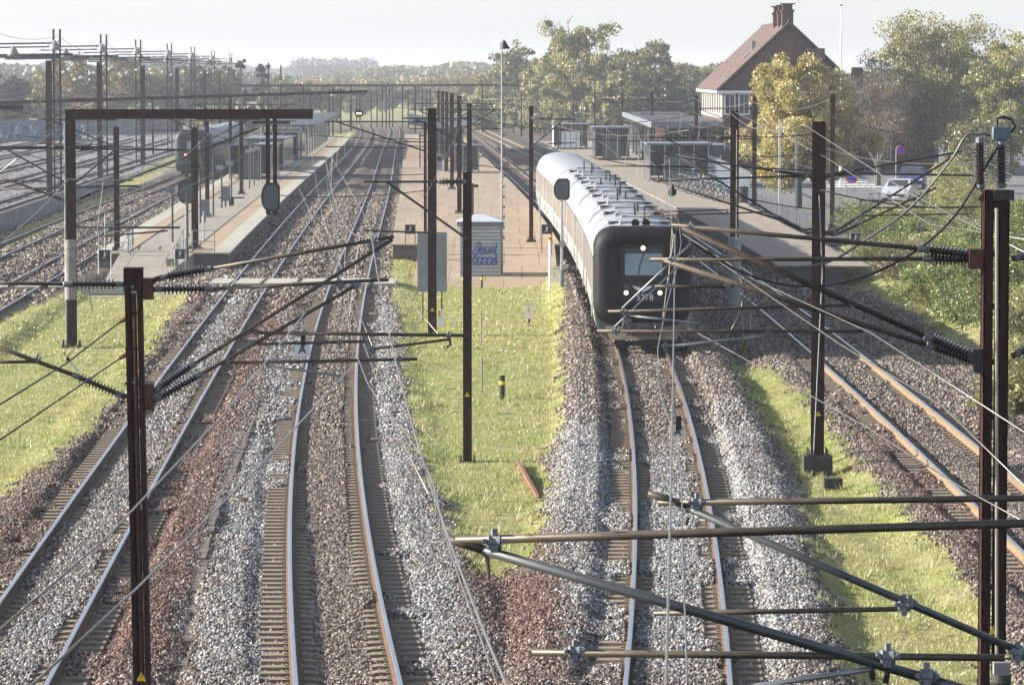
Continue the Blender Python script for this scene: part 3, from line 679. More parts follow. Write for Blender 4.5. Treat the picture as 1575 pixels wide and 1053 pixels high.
# ---------------------------------------------------------------- catenary hardware
def ipoly(w, d, tf, tw):
    return [(-w/2, -d/2), (w/2, -d/2), (w/2, -d/2+tf), (tw/2, -d/2+tf), (tw/2, d/2-tf), (w/2, d/2-tf), (w/2, d/2), (-w/2, d/2), (-w/2, d/2-tf), (-tw/2, d/2-tf), (-tw/2, -d/2+tf), (-w/2, -d/2+tf)]
def mast(x, ytop, w, label, Z=None, ybase=None, zb=-.5, group='rusty steel catenary masts', footing=True, mt=None, sign=False, name='catenary_mast', ztop=None):
    """x: photo column of the foot, ytop row of its top"""
    p = D(x, 200, Z) if Z else G(x, ybase, zb)
    Yd = p[1]; zt = ztop if ztop else D(x, ytop, Yd)[2]
    if Z: q = D(x, (ytop+400)/2 if Z < 130 else ytop+30, Yd); p = (q[0], Yd, zb)
    t = thing(name, label, 'mast', (p[0], p[1], zb), group)
    MB().prism([(p[0]+a, p[1]+b) for a, b in ipoly(w, w*1.05, .014 if w > .2 else .012, .012)], zb+.12, zt).build('post', mt or STEEL, t)
    b = MB().zbox(p[0], p[1], zb+.09, zb+.125, w*1.9, w*1.9); 
    for i in (-1, 1):
        for j in (-1, 1): b.tube([(p[0]+i*w*.75, p[1]+j*w*.75, zb+.09), (p[0]+i*w*.75, p[1]+j*w*.75, zb+.26)], .02, 6)
    b.build('base_plate', STEELD, t)
    if footing: MB().zbox(p[0], p[1], zb-.4, zb+.09, w*2.3, w*2.3).build('footing', CONCD if footing == 'big' else CONC, t)
    t['top'] = zt
    if sign: hazard(t, p[0], p[1]-w*.53-.004, zb+sign)
    return t
def hazard(t, x, y, z, s=.13):
    a = MB().extr([(x-s/2, y, z), (x+s/2, y, z), (x, y, z+s*.9)], (0, .003, 0)).build('warning_sign', YEL, t)
    MB().extr([(x-.008, y-.002, z+.03), (x+.012, y-.002, z+.06), (x+.002, y-.002, z+.09)], (0, .0015, 0)).build('bolt_mark', BLACK, a)
def insulator(t, p, q, r=.075, n=11, name='insulator', cap=.28):
    """ribbed porcelain between two points"""
    P, Q = np.array(p, float), np.array(q, float); L = np.linalg.norm(Q-P); c = L*cap*.5; prof = [(0, r*.35), (c*.3, r*.5), (c, r*.5)]
    m = n; step = (L-2*c)/m
    for i in range(m):
        s = c+i*step; prof += [(s, r*.42), (s+step*.35, r*.45), (s+step*.42, r), (s+step*.62, r*1.0), (s+step*.85, r*.45)]
    prof += [(L-c, r*.42), (L-c, r*.5), (L-c*.3, r*.5), (L, r*.35)]
    k = MB().lathe(p, q, prof, 14).build(name, INS, t, smooth=False)
    u = (Q-P)/L
    MB().lathe(tuple(P-u*.01), tuple(P+u*c), [(0, r*.3), (.02, r*.56), (c*.95, r*.58)], 10).build('end_cap', INSG, k); MB().lathe(tuple(Q-u*c), tuple(Q+u*.01), [(0, r*.58), (c*.95, r*.56), (c+.01, r*.3)], 10).build('end_cap', INSG, k)
    return k
def clampb(t, p, s=.07):
    mb = MB(); mb.lathe((p[0]-s*.7, p[1], p[2]), (p[0]+s*.7, p[1], p[2]), [(0, s*.62), (s*.2, s*.78), (s*.6, s*.62), (s*.8, s*.62), (s*1.2, s*.78), (s*1.4, s*.62)], 12); mb.box((p[0], p[1]-s*.4, p[2]-s*.5), (s*.7, s*.8, s*.7))
    for i in (-1, 1): mb.tube([(p[0]+i*s*.9, p[1]-s, p[2]+s*.2), (p[0]+i*s*.9, p[1]+s, p[2]+s*.2)], s*.25, 6)
    mb.tube([(p[0], p[1], p[2]-s*1.2), (p[0], p[1], p[2]+s*1.3)], s*.3, 6)
    return mb.build('clamp', INSG, t)
def bar(t, a, b, r, m=None, name='bracket_tube'): return MB().tube([a, b], r, 10).build(name, m or BRONZE, t, smooth=True)
# ================= foreground mast on the left
Zl = 46.0
def L(x, y, dz=0): return D(x, y, Zl+dz)
pb = L(214, 700); zb = -.7
m1 = thing('catenary_mast', 'nearest tall rusty twin channel mast at the left, carrying insulators and tubes on both sides', 'mast', (pb[0], Zl, zb), 'rusty steel catenary masts')
xt, zt = L(205, 412)[0], L(205, 412)[2]; xb = L(219, 1053)[0]; sl_ = (xb-xt)/(L(219, 1053)[2]-zt)
def mx(z): return xt+(z-zt)*sl_
for s in (-1, 1):
    mb = MB()
    for o, ww, dd in ((s*.092, .014, .2), (s*.07, .05, .014), (s*.07, .05, .0141)):
        yo = 0 if ww < .02 else (-.1 if dd < .01405 else .1)
        a0, a1 = mx(zb)+o, mx(zt)+o
        mb.add([(a0-ww/2, Zl+yo-dd/2, zb), (a0+ww/2, Zl+yo-dd/2, zb), (a0+ww/2, Zl+yo+dd/2, zb), (a0-ww/2, Zl+yo+dd/2, zb), (a1-ww/2, Zl+yo-dd/2, zt), (a1+ww/2, Zl+yo-dd/2, zt), (a1+ww/2, Zl+yo+dd/2, zt), (a1-ww/2, Zl+yo+dd/2, zt)],
           [(0, 3, 2, 1), (4, 5, 6, 7), (0, 1, 5, 4), (1, 2, 6, 5), (2, 3, 7, 6), (3, 0, 4, 7)])
    mb.build('channel', STEEL, m1)
MB().tube([(mx(zb), Zl-.04, zb), (mx(4.6), Zl-.04, 4.6), (mx(zt-.3), Zl-.04, zt-.3)], .034, 10).build('pipe', RUSTR, m1, smooth=True)
MB().box((mx(zt-.13), Zl, zt-.13), (.215, .23, .27)).build('cap', STEEL, m1)
for yy_ in (428, 588, 480, 535): MB().box((L(207, yy_)[0], Zl-.115, L(207, yy_)[2]), (.2, .02, .03)).build('batten', STEEL, m1)
for px_, py_ in ((204, 441), (206, 588)): MB().lathe(L(px_, py_, -.14), L(px_, py_, -.1), [(0, .02), (.02, .02)], 8).build('bolt', INSG, m1)
hazard(m1, mx(D(219, 1040, Zl)[2]), Zl-.125, D(219, 1044, Zl)[2], .12)
MB().zbox(mx(zb), Zl, zb-.3, zb+.02, .5, .5).build('footing', CONC, m1)
def arm(t, Zf, knee, a, b, c, r_i=.062, r_t=.024, m=None, n=11):
    """knee at mast -> insulator a..b -> tube b..c (photo pixels)"""
    f = lambda p: D(p[0], p[1], Zf+(p[2] if len(p) > 2 else 0))
    MB().tube([f(knee), f(a)], .03, 8).build('hinge', RUSTR, t); insulator(t, f(a), f(b), r_i, n)
    if c: bar(t, f(b), f(c), r_t, m)
arm(m1, Zl, (224, 437), (246, 427), (325, 413), (606, 364), .066, .022)
arm(m1, Zl, (222, 448), (238, 445), (328, 444), (598, 430), .062, .022)
arm(m1, Zl, (192, 437), (190, 437), (98, 437), (-40, 435), .062, .022)
arm(m1, Zl, (194, 610), (188, 608), (112, 576), (-40, 520), .062, .026)
arm(m1, Zl, (222, 607), (240, 600), (301, 558), (604, 368), .066, .022)
arm(m1, Zl, (222, 618), (240, 615), (312, 574), (549, 438), .066, .022)
MB().box(L(228, 444), (.12, .16, .25)).build('bracket', RUSTR, m1); MB().box(L(230, 610), (.1, .16, .3)).build('bracket', RUSTR, m1)
for p in ((578, 372), (572, 380), (524, 439), (548, 438)): clampb(m1, L(*p), .05)
bar(m1, L(372, 512), L(640, 553, .3), .001) if 0 else None
bar(m1, L(378, 511), L(722, 516), .021, name='registration_tube'); bar(m1, L(396, 529), L(562, 525), .018, name='registration_tube')
bar(m1, L(345, 558), L(642, 552), .021, name='registration_tube'); bar(m1, L(408, 562), L(532, 578), .014, GALV, 'steady_arm')
bar(m1, L(570, 537), L(690, 522), .016, name='steady_arm'); MB().tube([L(690, 512), L(693, 530), L(687, 534)], .015, 6).build('hook', STEELD, m1)
for p in ((395, 513), (386, 529), (468, 512), (522, 527), (352, 556), (405, 558), (615, 552), (690, 516), (572, 537), (573, 540)): clampb(m1, L(*p), .035)
bar(m1, L(-30, 557), L(55, 556), .020, name='registration_tube'); clampb(m1, L(58, 552), .045)
for p in ((197, 486), (196, 542)):
    bar(m1, L(p[0]+10, p[1]-3), L(p[0]-12, p[1]+8), .03, RUSTR, 'wire_anchor')
# the two stay wires running to the lower left
def wire(pts, r, label, m=None, group=None, cat='wire', name='overhead_wire', n=5, sag=0, seg=10):
    if sag:
        out = []
        for a, b in zip(pts[:-1], pts[1:]):
            for k in range(seg):
                u = k/seg; out.append(tuple(np.array(a)*(1-u)+np.array(b)*u-np.array((0, 0, sag*4*u*(1-u)))))
        pts = out+[pts[-1]]
    o = MB().tube(pts, r, n).build(name, m or WIREM, None, smooth=True); tag(o, label, cat, group); return o
wire([L(186, 494), L(100, 560, -2), L(-20, 634, -5)], .010, 'dark stay wire sloping down left from the upper anchor of the nearest left mast', STEELD, name='stay_wire')
wire([L(186, 550), L(0, 676, -5)], .010, 'dark stay wire sloping down left from the lower anchor of the nearest left mast', STEELD, name='stay_wire')
# ================= foreground mast on the right
Zr = 39.0
def Q(x, y, dz=0): return D(x, y, Zr+dz)
zb = -.7; xr = Q(1530, 500)[0]; ztp = Q(1530, 292)[2]
m2 = thing('catenary_mast', 'nearest tall rusty twin channel mast at the right, with two upright insulators on its top', 'mast', (xr, Zr, zb), 'rusty steel catenary masts')
for s in (-1, 1):
    mb = MB(); mb.zbox(xr+s*.118, Zr, zb, ztp-(0 if s < 0 else .0), .014, .22); mb.zbox(xr+s*.082, Zr-.103, zb, ztp, .085, .014); mb.zbox(xr+s*.070, Zr+.103, zb, ztp, .125, .014); mb.build('channel', STEEL, m2)
for yy_ in (330, 390, 470, 555, 640, 760, 900): mb = MB().zbox(xr, Zr-.118, Q(0, yy_)[2]-.03, Q(0, yy_)[2]+.03, .24, .012).build('batten', STEEL, m2)
MB().tube([Q(1533, 320, -.2), Q(1533, 560, -.2), Q(1533, 1010, -.2)], .017, 8).build('tension_rod', mat('bright_rod', (.30, .275, .21), .45, .5, .1, 2), m2)
MB().zbox(xr, Zr, zb-.3, zb+.05, .6, .6).build('footing', CONC, m2)
hazard(m2, xr+.0, Zr-.13, Q(0, 972)[2], .1)
wt = MB(); 
for k in range(9): wt.lathe(Q(1540, 1036+k*14, -.24), Q(1540, 1046+k*14, -.24), [(0, .10), (.08, .10)], 16)
wt.build('counterweight', CONCD, m2); MB().box(Q(1540, 1028, -.24), (.16, .12, .14)).build('weight_hanger', CONC, m2)
MB().tube([Q(1508, 300), Q(1520, 308), Q(1545, 322)], .05, 10).build('switch_shaft', RUSTR, m2); MB().box(Q(1542, 300), (.2, .26, .1)).build('top_plate', STEELD, m2)
for k, (xa, ya, yb_) in enumerate(((1507, 292, 212), (1540, 290, 216))):
    i_ = insulator(m2, Q(xa+1, ya-2), Q(xa, yb_), .085, 12, cap=.2)
MB().box(Q(1540, 205), (.17, .14, .12)).build('switch_box', mat('blue_grey_box', (.11, .15, .17), .5, .1, .1, 3), m2)
MB().tube([Q(1534, 196), Q(1534, 182), Q(1542, 180), Q(1556, 184), Q(1562, 195), Q(1556, 203), Q(1546, 205)], .014, 7).build('jumper', CABLE, m2)
MB().tube([Q(1500, 206), Q(1512, 205), Q(1524, 207)], .02, 7).build('terminal', INSG, m2)
arm(m2, Zr, (1506, 392), (1503, 393), (1412, 382), (1032, 346), .066, .024)
arm(m2, Zr, (1506, 399), (1506, 399), (1420, 398), (1000, 399), .066, .022)
arm(m2, Zr, (1508, 552), (1500, 550), (1422, 516), (1048, 350), .070, .030, mat('rusty_tube', (.045, .03, .022), .6, .3, .3, 4))
arm(m2, Zr, (1508, 558), (1500, 556), (1425, 530), (1020, 400), .066, .028, BRONZE)
arm(m2, Zr, (1556, 398), (1560, 397), (1640, 392), None, .062); arm(m2, Zr, (1556, 548), (1562, 545), (1640, 510), None, .066)
MB().box(Q(1500, 398), (.14, .2, .2)).build('bracket', RUSTR, m2); MB().box(Q(1504, 554), (.1, .2, .24)).build('bracket', STEELD, m2)
bar(m2, Q(935, 479), Q(1312, 469), .017, name='registration_tube'); bar(m2, Q(918, 509), Q(1332, 509), .019, name='registration_tube')
bar(m2, Q(1007, 440), Q(1125, 441), .017, name='registration_tube'); bar(m2, Q(968, 485), Q(1070, 497), .014, GALV, 'steady_arm'); bar(m2, Q(1030, 532), Q(1180, 516), .014, GALV, 'steady_arm')
bar(m2, Q(1125, 441), Q(1130, 435), .02)
for p in ((1063, 348), (1033, 399), (960, 479), (948, 509), (1120, 440), (1312, 469), (1332, 508), (1028, 440), (1066, 499), (1183, 512), (1024, 533), (965, 494)): clampb(m2, Q(*p), .036)
bar(m2, Q(957, 474), Q(1065, 372), .010, GALV, 'stay_rod'); bar(m2, Q(945, 503), Q(1062, 392), .010, GALV, 'stay_rod')
# jumper loops hanging beside the right mast brackets
for a in ([(1128, 408), (1145, 440), (1140, 480), (1118, 520), (1090, 545), (1060, 535), (1040, 505)], [(1146, 425), (1150, 450), (1142, 490), (1145, 520), (1140, 540)], [(1148, 430), (1156, 470), (1155, 520), (1146, 543)]):
    MB().tube([Q(*p) for p in a], .011, 6).build('jumper', mat('jumper_grey', (.16, .14, .11), .5, .3, .2, 3), m2, smooth=True)
# long cables swinging from the two top insulators
def curve(ps, f, k=8):
    P = [np.array(f(*p)) for p in ps]; out = []
    for i in range(len(P)-1):
        a, b, c, d = P[max(i-1, 0)], P[i], P[i+1], P[min(i+2, len(P)-1)]
        for j in range(k):
            u = j/k; out.append(tuple(.5*((2*b)+(-a+c)*u+(2*a-5*b+4*c-d)*u*u+(-a+3*b-3*c+d)*u**3)))
    return out+[tuple(P[-1])]
wire(curve([(1503, 206), (1485, 210), (1460, 250), (1400, 320), (1330, 370), (1270, 404), (1200, 410), (1130, 398), (1085, 385)], Q), .013, 'cable looping from the left top insulator of the right mast down over the right track', WIREM, name='feeder_cable')
wire(curve([(1548, 205), (1520, 250), (1470, 330), (1410, 385), (1330, 425), (1250, 440), (1180, 432), (1120, 408), (1060, 370)], Q), .013, 'dark cable sagging from the right top insulator of the right mast', CABLE, name='feeder_cable')
# ================= the two brackets in the bottom right corner (their mast stands outside the frame)
Zf = 25.0
def N(x, y, dz=0): return D(x, y, Zf+dz)
px_ = N(1720, 800)
m3 = thing('catenary_mast', 'mast outside the right edge whose thick tubes cross the bottom right corner', 'mast', (px_[0], Zf, -.8), 'rusty steel catenary masts')
MB().zbox(px_[0], Zf, -.7, 7.2, .24, .24).build('post', STEEL, m3)
GT = mat('grey_bracket_tube', (.085, .092, .09), .4, .5, .2, 4); BT = mat('brown_bracket_tube', (.09, .072, .05), .45, .4, .25, 5)
bar(m3, N(692, 831), N(1720, 800), .029, BT); bar(m3, N(692, 829), N(745, 845), .030, BT); bar(m3, N(742, 845), N(1440, 1047), .034, GT, 'diagonal_tube'); bar(m3, N(1440, 1047), N(1720, 1130), .034, GT, 'diagonal_tube')
bar(m3, N(818, 1003), N(1545, 1011), .024, BT, 'registration_tube'); clampb(m3, N(760, 834), .07); clampb(m3, N(884, 1002), .06); clampb(m3, N(1365, 1010), .07); clampb(m3, N(1425, 1040), .07)
MB().tube([N(748, 850), N(751, 875), N(752, 892)], [.018, .014, .01], 8).build('dropper', BRONZE, m3)
bar(m3, N(1160, 1055), N(1340, 1028), .018, GALV, 'steady_arm'); bar(m3, N(1340, 1012), N(1342, 1045), .02, STEELD, 'hook'); bar(m3, N(1368, 1014), N(1362, 1050), .02, STEELD, 'hook')
Zg = 33.0
def O(x, y, dz=0): return D(x, y, Zg+dz)
p4 = O(1720, 900)
m4 = thing('catenary_mast', 'second mast outside the right edge, holding the tubes just above the thickest ones', 'mast', (p4[0], Zg, -.8), 'rusty steel catenary masts')
MB().zbox(p4[0], Zg, -.7, 7.2, .24, .24).build('post', STEEL, m4)
bar(m4, O(1012, 773), O(1720, 764), .029, BT); bar(m4, O(997, 758), O(1060, 778), .032, BT); bar(m4, O(1056, 780), O(1575, 1004), .034, GT, 'diagonal_tube'); bar(m4, O(1575, 1004), O(1720, 1060), .034, GT, 'diagonal_tube')
bar(m4, O(1005, 943), O(1380, 936), .022, BT, 'registration_tube'); clampb(m4, O(1072, 774), .07); clampb(m4, O(1390, 930), .075); clampb(m4, O(1400, 926), .05); clampb(m4, O(1565, 1004), .08)
bar(m4, O(1540, 1010), O(1640, 1012), .024, BT, 'registration_tube')
MB().tube([O(1058, 795), O(1054, 806)], .02, 8).build('dropper', BRONZE, m4)
# ================= middle distance masts
mb_ = mast(719, 265, .205, 'dark mast with a yellow triangle standing alone in the grass between the tracks', ybase=717, zb=-.45, sign=1.65)
t = mast(665, 167, .30, 'mast with two long grey counterweights hanging either side in the middle grass', ybase=522, zb=-.5, footing='big', sign=1.0)
tx, ty = t.location[0], t.location[1]
for s in (-1, 1):
    a = D(665+s*15.5, 357, ty); b_ = D(665+s*15.5, 448, ty); mb = MB(); k = 26; h = (a[2]-b_[2])/k
    for i in range(k): mb.zbox(tx+s*.33, ty-.02, b_[2]+i*h, b_[2]+(i+.93)*h, .36, .36)
    cwt = mb.build('counterweight', mat('galvanised_weights', (.27, .28, .285), .6, .2, .2, 3), t); MB().tube([(tx+s*.33, ty-.02, b_[2]-1.0), (tx+s*.33, ty-.02, b_[2])], .025, 6).build('guide_rod', RUSTR, cwt)
MB().box((tx+.30, ty-.3, D(0, 488, ty)[2]), (.2, .1, .55)).build('number_plate', WHITE, t)
MB().box((tx+.25, ty-.36, D(0, 481, ty)[2]), (.07, .01, .22)).build('orange_strip', mat('orange_mark', (.75, .25, .04), .5), t)
mast(722, 160, .23, 'mast directly behind the lone grass mast, on the middle platform', Z=185, zb=PH)
mast(654, 187, .13, 'thin post with fittings left of the counterweight mast', Z=172, zb=-.3)
mast(706.5, 148, .26, 'third mast back on the middle platform', Z=228, zb=PH)
for x, yt, Z, lb in ((695, 143, 275, 'fourth mast back along the middle platform'), (687, 141, 325, 'fifth mast back along the middle platform'), (681, 140, 372, 'sixth mast back along the middle platform'), (674.5, 139, 425, 'last and thinnest mast seen along the middle platform')): mast(x, yt, .26, lb, Z=Z, zb=PH)
mast(817, 163, .20, 'slim mast on the middle platform left of the train', ybase=372, zb=PH, footing='big')
t = mast(1257, 187, .28, 'broad rusty mast on a dark concrete block right of the train', ybase=706, zb=.0, footing='big', sign=1.0)
tx, ty = t.location[0], t.location[1]
FB = MB().zbox(tx, ty, -.75, -.0, .56, .52).build('plinth', CONCD, t)
MB().zbox(G(1281, 752, -.35)[0], G(1281, 752, -.35)[1], -.6, -.1, .40, .34).build('anchor_block', CONCD, t)
MB().tube([(tx+.0, ty-.16, D(0, 300, ty)[2]), (tx+.08, ty-.17, D(0, 420, ty)[2]), (G(1281, 752, -.1)[0]-.02, ty-.2, -.2)], .014, 6).build('tension_rod', GALV, t)
def farm(t, Zf, A, ri=.07, rt=.024):
    for a in A: arm(t, Zf, a[0], a[1], a[2], a[3], ri, rt, STEELD if len(a) < 5 else a[4], 12)
Zt = ty
farm(t, Zt, [((1250, 273), (1244, 270), (1190, 263), (1042, 240)), ((1250, 278), (1244, 270), (1194, 272), (1010, 277)), ((1250, 358), (1240, 358), (1198, 338), (1010, 277)), ((1250, 352), (1236, 354), (1190, 330), (1042, 240)),
    ((1268, 270), (1276, 268), (1312, 263), (1480, 233)), ((1268, 274), (1276, 270), (1320, 267), (1500, 270)), ((1268, 356), (1282, 358), (1318, 335), (1463, 243)), ((1268, 360), (1284, 362), (1325, 343), (1440, 289))])
for a, b in (((965, 333), (1180, 326)), ((990, 326), (1118, 323)), ((915, 255), (1060, 256)), ((1325, 332), (1490, 329)), ((1340, 320), (1500, 318))): bar(t, D(*a, Zt), D(*b, Zt), .018, BRONZE, 'registration_tube')
for p in ((1042, 242), (1012, 278), (1118, 324), (1172, 324), (1460, 242), (1325, 332)): clampb(t, D(*p, Zt), .05)
mast(1280, 145, .24, 'mast behind and to the right of the broad rusty mast', ybase=352, zb=.3)
t = mast(1130, 170, .31, 'mast with a hanging grey weight in the shade between train and right platform', Z=148, zb=-.4)
tx, ty = t.location[0], t.location[1]; MB().lathe((tx, ty-.32, D(0, 470, ty)[2]), (tx, ty-.32, D(0, 364, ty)[2]), [(0, .23), (2.55, .23), (2.6, .2)], 18).build('counterweight', mat('galvanised_weights', (.27, .28, .285)), t, smooth=False)
MB().tube([(tx+.07, ty-.2, D(0, 200, ty)[2]), (tx+.07, ty-.2, D(0, 364, ty)[2])], .02, 6).build('tension_rod', mat('bright_rod', (.5, .47, .38)), t)
mast(1160, 150, .26, 'mast beside the bicycle fence on the right platform', ybase=318, zb=PH); mast(1071, 147, .26, 'mast rising past the lettered sign on the right platform', Z=310, zb=PH)
mast(1003, 142, .26, 'mast in front of the platform canopy', Z=375, zb=PH); mast(957, 138, .26, 'mast at the left end of the platform canopy', Z=430, zb=PH); mast(915, 140, .2, 'thin mast left of the platform canopy', Z=470, zb=PH)
mast(882, 138, .26, 'mast behind the yellow bush', Z=520, zb=-.4); mast(802, 137, .2, 'mast left of the yellow bush', Z=560, zb=-.4)
# left platform masts
mast(180, 195, .24, 'rusty mast at the near left corner of the left platform', ybase=388, zb=.5)
t = mast(300, 196, .30, 'rusty mast on a concrete block at the near end of the left platform', ybase=384, zb=.5, footing='big'); tx, ty = t.location[0], t.location[1]
MB().zbox(tx, ty, -.4, .52, .62, .7).build('plinth', CONC, t)
mast(319, 186, .22, 'second rusty mast on the left platform, just behind the first', ybase=334, zb=PH)
mast(371.5, 178, .24, 'third rusty mast on the left platform, beside the ticket posts', ybase=299, zb=PH)
# portal with the hanging signal
Zp = 129.5; pg = G(110, 521, -.45)
po_ = thing('signal_portal', 'portal with a heavy rusty beam on one leg and a signal hanging near its end', 'signal gantry', (D(110, 400, Zp)[0], Zp, -.45))
xl = D(110, 400, Zp)[0]; zb2 = D(110, 183, Zp)[2]; zt2 = D(110, 168, Zp)[2]
MB().prism([(xl+a, Zp+b) for a, b in ipoly(.30, .3, .02, .02)], -.35, zb2).build('post', STEEL, po_)
MB().box(((xl-.15+D(481, 170, Zp)[0])/2, Zp, (zb2+zt2)/2), (D(481, 170, Zp)[0]-xl+.15, .32, zt2-zb2)).build('beam', STEEL, po_)
cz0, cz1 = D(0, 460, Zp)[2], D(0, 368, Zp)[2]; MB().lathe((xl-.02, Zp-.2, cz0), (xl-.02, Zp-.2, cz1), [(0, .19), (cz1-cz0, .19)], 18).build('counterweight', CONC, po_)
MB().tube([(xl-.17, Zp-.2, cz1), (xl-.17, Zp-.2, D(0, 187, Zp)[2])], .03, 6).build('tension_rod', GALV, po_); MB().tube([(xl-.16, Zp-.2, -.3), (xl-.16, Zp-.2, cz0)], .02, 6).build('guide_rod', GALV, po_)
b = MB().zbox(xl, Zp, -.36, -.3, .66, .5); 
for i in (-.27, .27): b.tube([(xl+i, Zp-.2, -.36), (xl+i, Zp-.2, -.1)], .04, 6)
b.build('base_plate', STEELD, po_)
arm(po_, Zp, (104, 309), (97, 308), (72, 298), (0, 272), .10, .035, STEELD); arm(po_, Zp, (116, 309), (121, 307), (143, 297), (398, 197), .10, .035, STEELD); arm(po_, Zp, (104, 229), (98, 228), (72, 228), (-20, 229), .10, .035, STEELD); arm(po_, Zp, (117, 229), (122, 229), (148, 229), (285, 231), .10, .035, STEELD)
bar(po_, D(75, 350, Zp), D(277, 350, Zp), .035, STEELD, 'registration_tube'); bar(po_, D(160, 363, Zp), D(258, 355, Zp), .03, STEELD, 'steady_arm'); bar(po_, D(-10, 291, Zp), D(212, 286, Zp), .035, STEELD, 'registration_tube'); bar(po_, D(0, 265, Zp), D(78, 205, Zp), .03, GALV, 'stay_rod'); bar(po_, D(135, 225, Zp), D(160, 200, Zp), .03, GALV, 'stay_rod')
for x in (412, 423): MB().prism([(D(x, 250, Zp)[0]+a, Zp+b) for a, b in ipoly(.13, .13, .015, .015)], D(0, 330, Zp)[2], zb2).build('hanger', STEEL, po_)
MB().box((D(417, 190, Zp)[0], Zp, zb2-.12), (1.25, .2, .10)).build('cross_piece', STEELD, po_)
def dsignal(t, c, w, h, m, dirn=1, Tq=None):
    """signal backing board: one flat side, one rounded side"""
    pts = [(w/2, -h/2+.1), (w/2, h/2-.12), (w/2-.1, h/2)]+[(w*.1-w*.6*math.cos(R(a)), h/2-h*.5*(1-math.sin(R(a))) if 0 else 0) for a in ()]
    pts = []
    for k in range(13):
        a = R(-90+180*k/12); pts.append((w*.5-w*(1-.0)*(.5+.5*math.cos(a))*1.0+0, h/2*math.sin(a)))
    pts = [(-dirn*(w*.15+w*.35*math.cos(R(90+180*k/12))*-1)*-1, 0) for k in range(0)] or [(dirn*(-w*.1-w*.4*math.cos(R(-90+15*k))), h*.5*math.sin(R(-90+15*k))) for k in range(13)]
    pts += [(dirn*w*.35, h*.5), (dirn*w*.5, h*.38), (dirn*w*.5, -h*.38), (dirn*w*.35, -h*.5)]
    P3 = [(c[0]+x, c[1], c[2]+z) for x, z in pts]; s = MB().extr(P3, (0, .14, 0)).build('signal_head', m, t)
    P4 = [(c[0]+x*.8, c[1]-.012, c[2]+z*.84) for x, z in pts]; MB().extr(P4, (0, .01, 0)).build('back_panel', mat('signal_back_grey', (.075, .085, .09), .5, .1, .15, 2), s); return s
SIGM = mat('signal_black', (.015, .017, .018), .45, 0, .2, 2)
c = D(416, 303, Zp-.2); dsignal(po_, c, .62, .95, SIGM); 
# post-mounted signal backs
def postsignal(x, yc, h, Zs, ybot, zb, label, w=.6):
    c = D(x, yc, Zs); t = thing('railway_signal', label, 'signal', (c[0], Zs, zb)); MB().tube([(c[0], Zs, zb), (c[0], Zs, c[2])], .055, 8).build('post', GALV, t)
    MB().tube([(c[0], Zs, zb), (c[0], Zs, zb+1.0)], .085, 8).build('sleeve', GREYP, t); dsignal(t, (c[0], Zs-.2, c[2]), w, h, SIGM); MB().box((c[0], Zs-.1, c[2]-h*.5), (.12, .3, .1)).build('bracket', GALV, t); return t
t = postsignal(864, 291, .88, 160, 450, -.3, 'rounded black signal seen from behind, on a pole left of the train front', .66)
MB().lathe((t.location[0]+.02, 159.7, D(0, 374, 160)[2]), (t.location[0]+.02, 159.9, D(0, 374, 160)[2]), [(0, .15), (.1, .15)], 14).build('plate', GALV, t)
postsignal(286, 295, 1.05, 178, 400, .2, 'rounded black signal seen from behind, at the near end of the left platform', .72)
# gantries further out
def gantry(label, a, b, th, posts, zb=-.4):
    c = ((a[0]+b[0])/2, (a[1]+b[1])/2, zb); t = thing('gantry', label, 'gantry', c); MB().beam(a, b, th, th).build('beam', STEEL, t)
    for u in posts:
        p = [a[i]*(1-u)+b[i]*u for i in range(3)]; MB().prism([(p[0]+q, p[1]+r) for q, r in ipoly(.26, .26, .02, .02)], zb, p[2]-.05).build('post', STEEL, t)
    return t
g1 = gantry('thin gantry beam crossing above the distant train, with a twin lamp signal at its end', D(-60, 160, 298), D(563, 141, 362), .26, (.02, .62))
Zs = 362; c = D(552, 174, Zs)
for x in (548.5, 553.5): MB().zbox(D(x, 150, Zs)[0], Zs, D(0, 190, Zs)[2], D(0, 143, Zs)[2], .09, .09).build('hanger', RUSTR, g1)
MB().box((D(551, 0, Zs)[0], Zs, D(0, 145.5, Zs)[2]), (1.3, .15, .1)).build('cross_piece', STEELD, g1)
sg = MB().lathe((c[0], Zs-.3, c[2]), (c[0], Zs-.1, c[2]), [(0, .40), (.2, .42)], 16).build('signal_head', SIGM, g1)
for s in (-1, 1): MB().lathe((c[0]+s*.14, Zs-.36, c[2]-.03), (c[0]+s*.14, Zs-.3, c[2]-.03), [(0, .06), (.05, .08)], 10).build('lit_lamp', mat('amber_signal_lamp', (1, .6, .3), .4, 0, 0, 1, emit=(1, .5, .2, 5)), sg)
g2 = gantry('farthest gantry, a long thin beam spanning all tracks beyond the platforms', D(368, 132, 590), D(860, 131, 590), .32, (.02, .2, .35, .55, .76, .995))
gantry('thick beam end of a portal entering at the left edge', D(-80, 166, 262), D(35, 165, 262), .33, (.05,))
